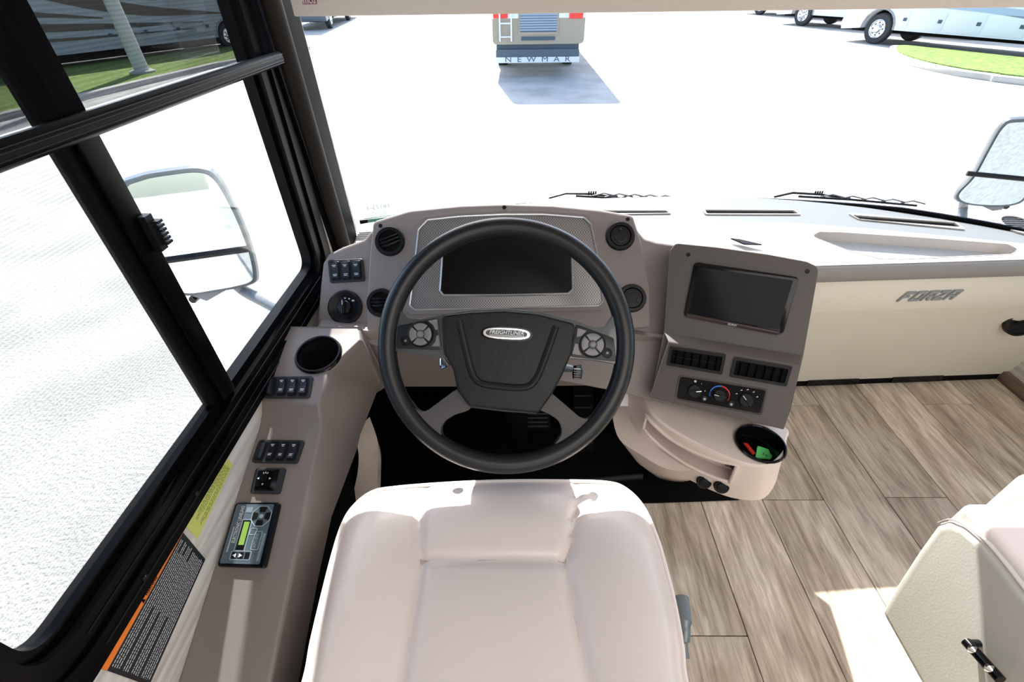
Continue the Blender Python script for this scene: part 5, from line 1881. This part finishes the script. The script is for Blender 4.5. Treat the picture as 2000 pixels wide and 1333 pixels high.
# =================================================================== STEERING WHEEL
d0 = ray(988, 671)
wc = CAMPOS + d0 * 0.823
PW = Plane(wc, (0.0, -0.735, 0.678), (1, 0, 0))
sw = thing('steering_wheel', 'black four-spoke steering wheel with thumb controls in front of the driver seat', 'steering wheel', wc)
Rm, rm = 0.2125, 0.0168
bm = NB()
N = 120
tube(bm, [PW.w(Rm * cos(2 * pi * k / N), Rm * sin(2 * pi * k / N), 0.0) for k in range(N)], rm, 20, closed=True, up=PW.n)
link('rim', bm, WHEELM, sw)
WING = mat('wheel_upper_plastic', (0.05, 0.058, 0.062), 0.28, coat=0.4, bump=0.15, bscale=600)  # base colour raised towards the windshield's reflection, along with gloss and coat


def wplate(px, h0, h1, m, name, r=0.006, bevel=0.004, parent=sw, seg=3, label=None):
    uv = rounded(PW.hits(px, h1), r, 5)
    bm = NB(); plate(bm, PW, uv, h0, h1)
    return link(name, bm, m, parent, bevel=bevel, seg=seg, label=label)


# upper wing joining rim left and right
wing = [(762, 565), (777, 600), (797, 622), (822, 624), (862, 615), (920, 606), (985, 603), (1050, 609), (1122, 627), (1163, 641), (1183, 638), (1198, 615), (1216, 570), (1222, 640), (1214, 700), (1206, 712), (1160, 704), (1104, 700), (985, 702), (868, 700), (800, 690), (768, 686), (752, 640)]
wplate(wing, -0.018, 0.004, WING, 'upper_spoke', 0.012, 0.005)
# lower spokes
wplate([(905, 750), (838, 800), (824, 807), (812, 800), (790, 770), (790, 810), (845, 865), (868, 880), (876, 868), (858, 846), (866, 824), (890, 810), (925, 800)], -0.016, 0.006, SPOKEM, 'lower_spoke', 0.022, 0.005)
wplate([(1062, 755), (1132, 815), (1146, 821), (1158, 814), (1184, 780), (1180, 818), (1120, 872), (1098, 884), (1080, 872), (1100, 848), (1092, 822), (1070, 808), (1045, 798)], -0.016, 0.006, SPOKEM, 'lower_spoke', 0.022, 0.005)
# hub pad
hub = [(862, 616), (920, 609), (985, 606), (1050, 612), (1123, 631), (1118, 688), (1098, 735), (1078, 772), (1052, 808), (985, 802), (916, 795), (893, 763), (884, 722), (866, 690)]
wplate(hub, -0.02, 0.022, HUBM, 'hub_pad', 0.010, 0.006, seg=4)
wplate([(918, 790), (985, 797), (1050, 802), (1047, 809), (985, 805), (918, 797)], -0.03, 0.010, WHEELM, 'hub_lower_trim', 0.002, 0.002)
rid = smooth_open([(u, v, 0) for u, v in PW.hits([(897, 626), (909, 680), (922, 728), (938, 748), (975, 755), (1025, 757), (1046, 742), (1062, 706), (1086, 638)], 0.022)], 6)
bm = NB(); tube(bm, [PW.w(p.x, p.y, 0.0205) for p in rid], 0.0065, 10, r2=0.0065, up=PW.n)
link('hub_ridge', bm, HUBM, sw)
rid = smooth_open([(u, v, 0) for u, v in PW.hits([(916, 640), (927, 690), (940, 728), (952, 740), (985, 744), (1020, 745), (1034, 735), (1050, 700), (1068, 645)], 0.022)], 6)
# badge
c = V(PW.hit(989.5, 652.5, 0.022)); ba = radians(-3.2)
hwb = 0.0405
PBG = Plane(PW.w(c.x, c.y, 0.022), PW.n, PW.u * cos(ba) + PW.v * sin(ba))
rb = lambda w, h_: rounded([(-w, -h_), (w, -h_), (w, h_), (-w, h_)], [h_ * 0.9] * 4, 8)
def oval(w, h_):
    return [(w * (abs(cos(t)) ** 0.6) * (1 if cos(t) > 0 else -1), h_ * (abs(sin(t)) ** 0.8) * (1 if sin(t) > 0 else -1)) for t in [2 * pi * k / 48 for k in range(48)]]


bm = NB(); plate(bm, PBG, oval(0.045, 0.0125), -0.002, 0.0015)
bd = link('badge', bm, BLKG, sw, label='oval silver maker badge')
bm = NB(); plate(bm, PBG, oval(0.0405, 0.0095), 0.0, 0.004, [oval(0.036, 0.0070)])
link('badge_ring', bm, CHROME, bd)
bm = NB(); plate(bm, PBG, oval(0.0365, 0.0072), 0.001, 0.0030)
link('badge_plate', bm, mat('badge_grey', (0.05, 0.05, 0.053), 0.3), bd)
text(PBG, 'FREIGHTLINER', (-0.0295, -0.0012), (0.0300, -0.0012), 0.0066, mat('bright_print', (0.85, 0.86, 0.88), 0.4), bd, h=0.0031, ext=0.0008, shear=0.25, bold=0.004)
bm = NB()
for k in range(3):
    plate(bm, PBG, [(-0.030, -0.0058 + k * 0.0014), (0.031, -0.0058 + k * 0.0014), (0.031, -0.0052 + k * 0.0014), (-0.030, -0.0052 + k * 0.0014)], 0.003, 0.0034)
link('badge_lines', bm, SATIN, bd)


def ctrl_pod(quad_px, dial, small, corner_polys, rot):
    uv = rounded(PW.hits(quad_px, 0.008), 0.005, 4)
    bm = NB(); plate(bm, PW, uv, 0.002, 0.008)
    P_ = link('thumb_control', bm, WHEELM, sw, bevel=0.0015)
    c = V(PW.hit(*dial, 0.009))
    bm = NB(); lathe(bm, PW, c.x, c.y, [(0.0235, 0.007), (0.0235, 0.0095), (0.0215, 0.0085), (0.0210, 0.0085), (0, 0.0085)], 36)
    link('dial_ring', bm, BLK, P_)
    for k in range(4):
        a0 = rot + k * pi / 2 - pi / 4 + 0.09
        a1 = rot + k * pi / 2 + pi / 4 - 0.09
        out = [(c.x + 0.0198 * cos(a0 + (a1 - a0) * j / 8), c.y + 0.0198 * sin(a0 + (a1 - a0) * j / 8)) for j in range(9)]
        inn = [(c.x + 0.0075 * cos(a1 - (a1 - a0) * j / 5), c.y + 0.0075 * sin(a1 - (a1 - a0) * j / 5)) for j in range(6)]
        bm = NB(); plate(bm, PW, out + inn, 0.0085, 0.0125)
        link('quadrant_button', bm, GREYB, P_, bevel=0.0008, seg=2)
    bm = NB(); lathe(bm, PW, c.x, c.y, [(0.0068, 0.0085), (0.0066, 0.0135), (0.004, 0.0165), (0, 0.0172)], 24)
    link('center_button', bm, GREYB, P_)
    s = V(PW.hit(*small, 0.008))
    bm = NB(); lathe(bm, PW, s.x, s.y, [(0.0095, 0.0075), (0.009, 0.0098), (0.0072, 0.0098), (0.0068, 0.008), (0, 0.0085)], 24)
    link('round_button', bm, BLK, P_)
    bm = NB(); plate(bm, PW, rounded([(s.x - 0.002, s.y - 0.0022), (s.x + 0.0025, s.y - 0.0015), (s.x + 0.002, s.y + 0.0022), (s.x - 0.002, s.y + 0.0018)], 0.0008, 2), 0.0083, 0.009)
    link('symbol', bm, GREYB, P_)
    for poly in corner_polys:
        bm = NB(); plate(bm, PW, PW.hits(poly, 0.0105), 0.0075, 0.0105)
        link('corner_button', bm, GREYB, P_, bevel=0.0006, seg=1)


ctrl_pod([(777, 637), (855, 621), (863, 684), (773, 681)], (821.5, 653.5), (792, 666), [[(835, 627), (854, 623.5), (856, 644), (850, 645), (846, 636)], [(857, 655), (859.5, 677), (842, 677), (850, 668), (852, 656)]], pi / 2)
ctrl_pod([(1125, 633), (1199, 661), (1204, 707), (1114, 697)], (1157, 673.5), (1186, 690), [[(1128, 641), (1146, 646), (1136, 657), (1126, 659)], [(1123, 671), (1129, 672), (1131, 684), (1137, 695), (1117, 692)]], pi / 2 - 0.12)

# steering column with stalks
col = thing('steering_column', 'black steering column shroud with stalks behind the wheel hub', 'steering column', (0, 0.80, 0.4))
bm = NB()
ca, cb = PW.w(0, -0.005, -0.02), PW.w(0, -0.02, -0.22)
axis = (cb - ca).normalized()
PCc = Plane(ca, -axis, (1, 0, 0))
A_ = [PCc.w(u, v, 0) for u, v in rounded([(-0.09, -0.075), (0.09, -0.075), (0.10, 0.05), (-0.10, 0.05)], 0.03, 5)]
B_ = [PCc.w(u * 0.75, v * 0.8, -0.20) for u, v in rounded([(-0.09, -0.075), (0.09, -0.075), (0.10, 0.05), (-0.10, 0.05)], 0.03, 5)]
prism3(bm, A_, B_)
link('shroud', bm, BLK, col, bevel=0.006)
bm = NB(); tube(bm, [cb, V((0.0, 1.05, 0.05))], 0.035, 14)
link('shaft', bm, BLKM, col)
g = lambda px, py, h=-0.05: PW.w(*PW.hit(px, py, h), h)
bm = NB(); tube(bm, [g(1075, 712), g(1100, 718), g(1122, 721)], [0.007, 0.0085, 0.006], 10)
stk = link('wiper_stalk', bm, mat('stalk_slate', (0.04, 0.055, 0.07), 0.35), col)
bm = NB(); tube(bm, [g(1126, 714), g(1128, 726), g(1127, 741)], [0.009, 0.010, 0.008], 10)
link('stalk_grip', bm, BLKG, stk)
bm = NB()
for k in range(5):
    a = g(1121, 721 + k * 4.5, -0.04); b = g(1134, 722 + k * 4.5, -0.04)
    tube(bm, [a, b], 0.0014, 6)
link('grip_rib', bm, GREYB, stk)
bm = NB(); tube(bm, [g(870, 718), g(866, 710), g(864, 700)], [0.011, 0.009, 0.005], 10)
link('tilt_lever', bm, CHROME, col, label='short chrome lever')
# pedals
for nm, lb, x_, w_, y_, z_, hh in (('brake_pedal', 'black ribbed brake pedal in the dark footwell under the column', 0.06, 0.09, 1.0, 0.13, 0.09), ('accelerator_pedal', 'tall black accelerator pedal beside the brake pedal', 0.22, 0.07, 0.98, 0.04, 0.26)):
    T = thing(nm, lb, 'pedal', (x_, y_, z_))
    P = Plane((x_, y_, z_), (0, -0.75, 0.66), (1, 0, 0))
    bm = NB(); plate(bm, P, rounded([(-w_ / 2, 0), (w_ / 2, 0), (w_ / 2, hh), (-w_ / 2, hh)], 0.01), -0.01, 0.0)
    pdl = link('pad', bm, BLKM, T, bevel=0.002)
    for k in range(6):
        bm = NB(); v_ = hh * (0.12 + 0.15 * k)
        plate(bm, P, [(-w_ * 0.4, v_), (w_ * 0.4, v_), (w_ * 0.4, v_ + 0.005), (-w_ * 0.4, v_ + 0.005)], 0, 0.003)
        link('rib', bm, BLK, pdl)
    bm = NB(); tube(bm, [P.w(0, hh * 0.6, -0.01), V((x_, y_ + 0.16, z_ + 0.25 if hh < 0.2 else 0.02))], 0.009, 8)
    link('pedal_arm', bm, BLKM, T)
# floor mat in the driver footwell
mt = [(XL + 0.01, 0.80), (-0.30, 0.805), (0.428, 0.815), (0.69, 0.826), (0.72, 0.86), (0.62, 0.98), (0.62, 1.42), (XL + 0.01, 1.40)]
bm = NB(); prism3(bm, [(x, y, 0.008) for x, y in mt], [(x, y, 0.0) for x, y in mt])
link('floor_mat', bm, MATB, label='black rubber floor mat covering the driver footwell', cat='mat', bevel=0.002)
bm = NB()
xs2 = [XL + 0.01 + (0.62 - XL) * i / 8 for i in range(9)]
fw = [[(x, wsY(x) - 0.02, 0.0) for x in xs2], [(x, wsY(x) - 0.005, 0.63) for x in xs2]]
gridsurf(bm, fw, (0, 0.02, 0))
link('firewall_liner', bm, MATB, ip)
bm = NB(); box(bm, XL, XL + 0.008, -0.4, 1.24, 0.0, 0.40)  # added black sheet supplying the footwell's darkness along the left wall
link('footwell_side_dark', bm, MATB, ip)

# =================================================================== DRIVER SEAT
ds_ = thing('driver_seat', 'cream leather driver seat with piped cushion in front of the steering wheel', 'seat', (-0.03, 0.2, 0.0))
ZS = 0.545
opx = [(590, 1333), (607, 1250), (627, 1165), (650, 1075), (668, 1020), (690, 985), (725, 958), (770, 949), (870, 941), (985, 936), (1100, 936), (1185, 939), (1222, 951), (1256, 985), (1284, 1045), (1303, 1110), (1320, 1180), (1334, 1260), (1343, 1333)]
out_w = [atz(x, y, ZS) for x, y in opx]
out2 = [(p.x, p.y) for p in out_w]
xl_, xr_ = out2[0][0], out2[-1][0]
rear = [(xr_ + 0.004, 0.10), (xr_, -0.02), (xr_ - 0.04, -0.08), (0.10, -0.10), (-0.15, -0.10), (xl_ + 0.04, -0.08), (xl_, -0.02), (xl_ - 0.004, 0.10)]
ctrl = out2 + rear
OUT = smooth_closed(ctrl, 8)
scx, scy = -0.03, 0.16


def seamX(y, side):
    # centre insert seams measured on the cushion
    pts = [(822, 985), (818, 1098), (800, 1200), (778, 1333)] if side < 0 else [(1125, 965), (1106, 1090), (1120, 1190), (1152, 1333)]
    W_ = [atz(a, b, ZS + 0.012) for a, b in pts]
    W_ = sorted(W_, key=lambda p: p.y)
    if y <= W_[0].y:
        k = (W_[1].x - W_[0].x) / (W_[1].y - W_[0].y)
        return W_[0].x + k * max(y - W_[0].y, -0.12)
    for a, b in zip(W_, W_[1:]):
        if y <= b.y:
            t = (y - a.y) / (b.y - a.y)
            return a.x + (b.x - a.x) * t
    return W_[-1].x


YSM = (atz(820, 1098, ZS).y + atz(1107, 1091, ZS).y) / 2


def seat_h(x, y, r):
    xl, xr = seamX(y, -1), seamX(y, 1)
    g_ = lambda d, s: math.exp(-(d / s) ** 2)
    h_ = 0.0
    mid = (xl + xr) / 2
    hw = (xr - xl) / 2
    ins = max(0.0, 1 - abs((x - mid) / hw) ** 4) if abs(x - mid) < hw else 0.0
    h_ += 0.008 * ins * (1 - 0.6 * g_(y - YSM, 0.05))
    if abs(x - mid) >= hw:                      # bolsters
        d = abs(x - mid) - hw
        h_ += 0.030 * sin(min(1, d / 0.14) * pi * 0.62) * min(1.0, max(0.25, (0.62 - y) / 0.35))
    h_ -= 0.007 * g_(x - xl, 0.009) + 0.007 * g_(x - xr, 0.009)
    if xl < x < xr:
        h_ -= 0.006 * g_(y - YSM, 0.008)
        if y > YSM:
            h_ += 0.010 * sin(min(1, (y - YSM) / 0.10) * pi * 0.6)
    # edge roll-off
    e = max(0.0, (r - 0.86) / 0.14)
    h_ = h_ * (1 - e * e) - 0.0 * e
    h_ += 0.012 * (1 - r ** 6)
    return ZS - 0.010 + h_ + 0.0


bm = NB()
NR = 46
M_ = len(OUT)
rings = []
for k in range(1, NR + 1):
    r = (k / NR) ** 0.85
    ring = []
    for x, y in OUT:
        X_, Y_ = scx + (x - scx) * r, scy + (y - scy) * r
        ring.append(bm.verts.new((X_, Y_, seat_h(X_, Y_, r))))
    rings.append(ring)
c0_ = bm.verts.new((scx, scy, seat_h(scx, scy, 0)))
for i in range(M_):
    bm.faces.new((c0_, rings[0][i], rings[0][(i + 1) % M_]))
for a, b in zip(rings, rings[1:]):
    for i in range(M_):
        bm.faces.new((a[i], a[(i + 1) % M_], b[(i + 1) % M_], b[i]))
prev = rings[-1]
for dz, off in ((-0.012, 1.012), (-0.035, 1.02), (-0.07, 1.018), (-0.10, 1.0), (-0.115, 0.95)):
    cur = [bm.verts.new((scx + (x - scx) * off, scy + (y - scy) * off, ZS - 0.010 + dz)) for x, y in OUT]
    for i in range(M_):
        bm.faces.new((prev[i], prev[(i + 1) % M_], cur[(i + 1) % M_], cur[i]))
    prev = cur
bm.faces.new(prev)
link('cushion', bm, SEATM, ds_, smooth=70)
bm = NB(); tube(bm, [(x, y, ZS - 0.009) for x, y in [(scx + (x - scx) * 1.003, scy + (y - scy) * 1.003) for x, y in OUT]], 0.0036, 8, closed=True, up=(0, 0, 1))
link('piping', bm, PIPE, ds_)
for side in (-1, 1):
    ys_ = [-0.02 + (0.497 + 0.02) * k / 40 for k in range(41)]
    bm = NB(); tube(bm, [(seamX(y, side), y, seat_h(seamX(y, side), y, 0.80) + 0.0006) for y in ys_], 0.0012, 6)
    link('seam', bm, SEAM, ds_)
bm = NB()
xa, xb = seamX(YSM, -1), seamX(YSM, 1)
tube(bm, [(xa + (xb - xa) * k / 20, YSM, seat_h(xa + (xb - xa) * k / 20, YSM, 0.72) + 0.0006) for k in range(21)], 0.0012, 6)
link('seam', bm, SEAM, ds_)
bm = NB(); box(bm, -0.22, 0.16, -0.05, 0.36, 0.0, 0.43)
link('pedestal', bm, BLKM, ds_, bevel=0.02)
# recline / slide lever on the right side of the cushion
p = [atz(1331, 1168, 0.47), atz(1336, 1205, 0.47), atz(1338, 1235, 0.465), atz(1336, 1262, 0.455), atz(1340, 1288, 0.45)]
bm = NB(); tube(bm, smooth_open(p, 5), [0.012] * 8 + [0.009] * 6 + [0.006] * 7, 12)
link('recline_lever', bm, mat('lever_grey', (0.16, 0.19, 0.2), 0.35, metal=0.3), ds_)

# =================================================================== PASSENGER SEAT
ps = thing('passenger_seat', 'cream passenger seat turned side-on at the edge of the wood floor', 'seat', (1.1, 0.2, 0.0))
XS = 0.80
prof = [(-0.30, 0.17), (0.445, 0.175), (0.47, 0.30), (0.505, 0.44), (0.497, 0.478), (0.46, 0.495), (0.30, 0.497), (0.0, 0.50), (-0.30, 0.50)]
side_px = [(1718, 1195), (1742, 1150), (1790, 1075), (1828, 1022)]
sp = [atX(x, y, XS) for x, y in side_px]
prof = [(-0.30, sp[0].z - 0.02), (sp[0].y, sp[0].z)] + [(p.y, p.z) for p in sp[1:]]
pt_ = [atX(x, y, XS) for x, y in ((1850, 1016), (1880, 1028), (1920, 1062), (1960, 1110), (2000, 1163))]
prof += [(p.y, p.z) for p in pt_] + [(-0.30, pt_[-1].z + 0.01)]
bm = NB()
P1 = [(XS, y, z) for y, z in prof]
P2 = [(XS + 0.14, y + 0.0, z + (0.018 if z > 0.42 else 0)) for y, z in prof]
P3 = [(XS + 0.40, y, z + (0.0 if z > 0.42 else 0)) for y, z in prof]
L1 = [V(p) for p in P1]; L2 = [V(p) for p in P3]
prism3(bm, L1, L2)
link('side_bolster', bm, SEAT2, ps, bevel=0.018, seg=4, smooth=60)
# cushion top pieces
bm = NB()
zt_ = pt_[2].z


def cushion_block(x0, x1, y0, y1, z0, z1, m, name, bev=0.03):
    bm = NB(); box(bm, x0, x1, y0, y1, z0, z1)
    link(name, bm, m, ps, bevel=bev, seg=5, smooth=70)


cushion_block(XS + 0.015, XS + 0.16, -0.25, pt_[0].y + 0.012, 0.40, zt_ + 0.012, SEATM, 'bolster_top', 0.018)
cushion_block(XS + 0.155, XS + 0.50, -0.25, pt_[0].y + 0.075, 0.38, zt_ + 0.028, SEATM, 'seat_cushion', 0.032)
cushion_block(XS + 0.495, XS + 0.64, -0.25, pt_[0].y + 0.012, 0.40, zt_ + 0.012, SEATM, 'bolster_top', 0.018)
bm = NB(); tube(bm, smooth_open([(XS + 0.004, p.y, p.z + 0.001) for p in ([sp[-1]] + pt_)], 5), 0.0016, 6)
link('seam', bm, SEAM, ps)
bm = NB(); box(bm, XS + 0.08, XS + 0.5, -0.2, 0.33, 0.0, 0.36)
link('pedestal', bm, BLKM, ps, bevel=0.02)
la, lb = atX(1889, 1256, XS - 0.02), atX(1948, 1322, XS - 0.02)
dl = lb - la
bm = NB(); tube(bm, smooth_open([la - dl * 0.03, la + dl * 0.2, la + dl * 0.45, la + dl * 0.75, lb, lb + dl * 0.1], 5), 0.0085, 12)
lvr = link('adjust_lever', bm, BLKG, ps)
for t in (0.22, 0.78):
    bm = NB(); c_ = la + dl * t + V((-0.004, -0.001, 0.003))
    tube(bm, [c_ - dl * 0.12, c_, c_ + dl * 0.12], [0.003, 0.0085, 0.003], 10)
    link('thumb_dimple', bm, CHROME, lvr)
bm = NB(); tube(bm, [la + dl * 0.02, la + dl * 0.02 + V((0.03, 0, 0))], 0.006, 10)
link('lever_pivot', bm, BLK, lvr)

# tiny multi-piece marks, too small to pick apart singly
for o in bpy.data.objects:
    if o.name.split('.')[0] in ('rim_hole', 'legend', 'fine_print', 'badge_lines', 'barcode', 'grip_rib', 'bridge', 'pivot', 'side_defogger', 'key_outline', 'ladder', 'mirror_arrows', 'axle', 'rail', 'sash_latch', 'lamp_head', 'finger_tab'):
        o['kind'] = 'stuff'
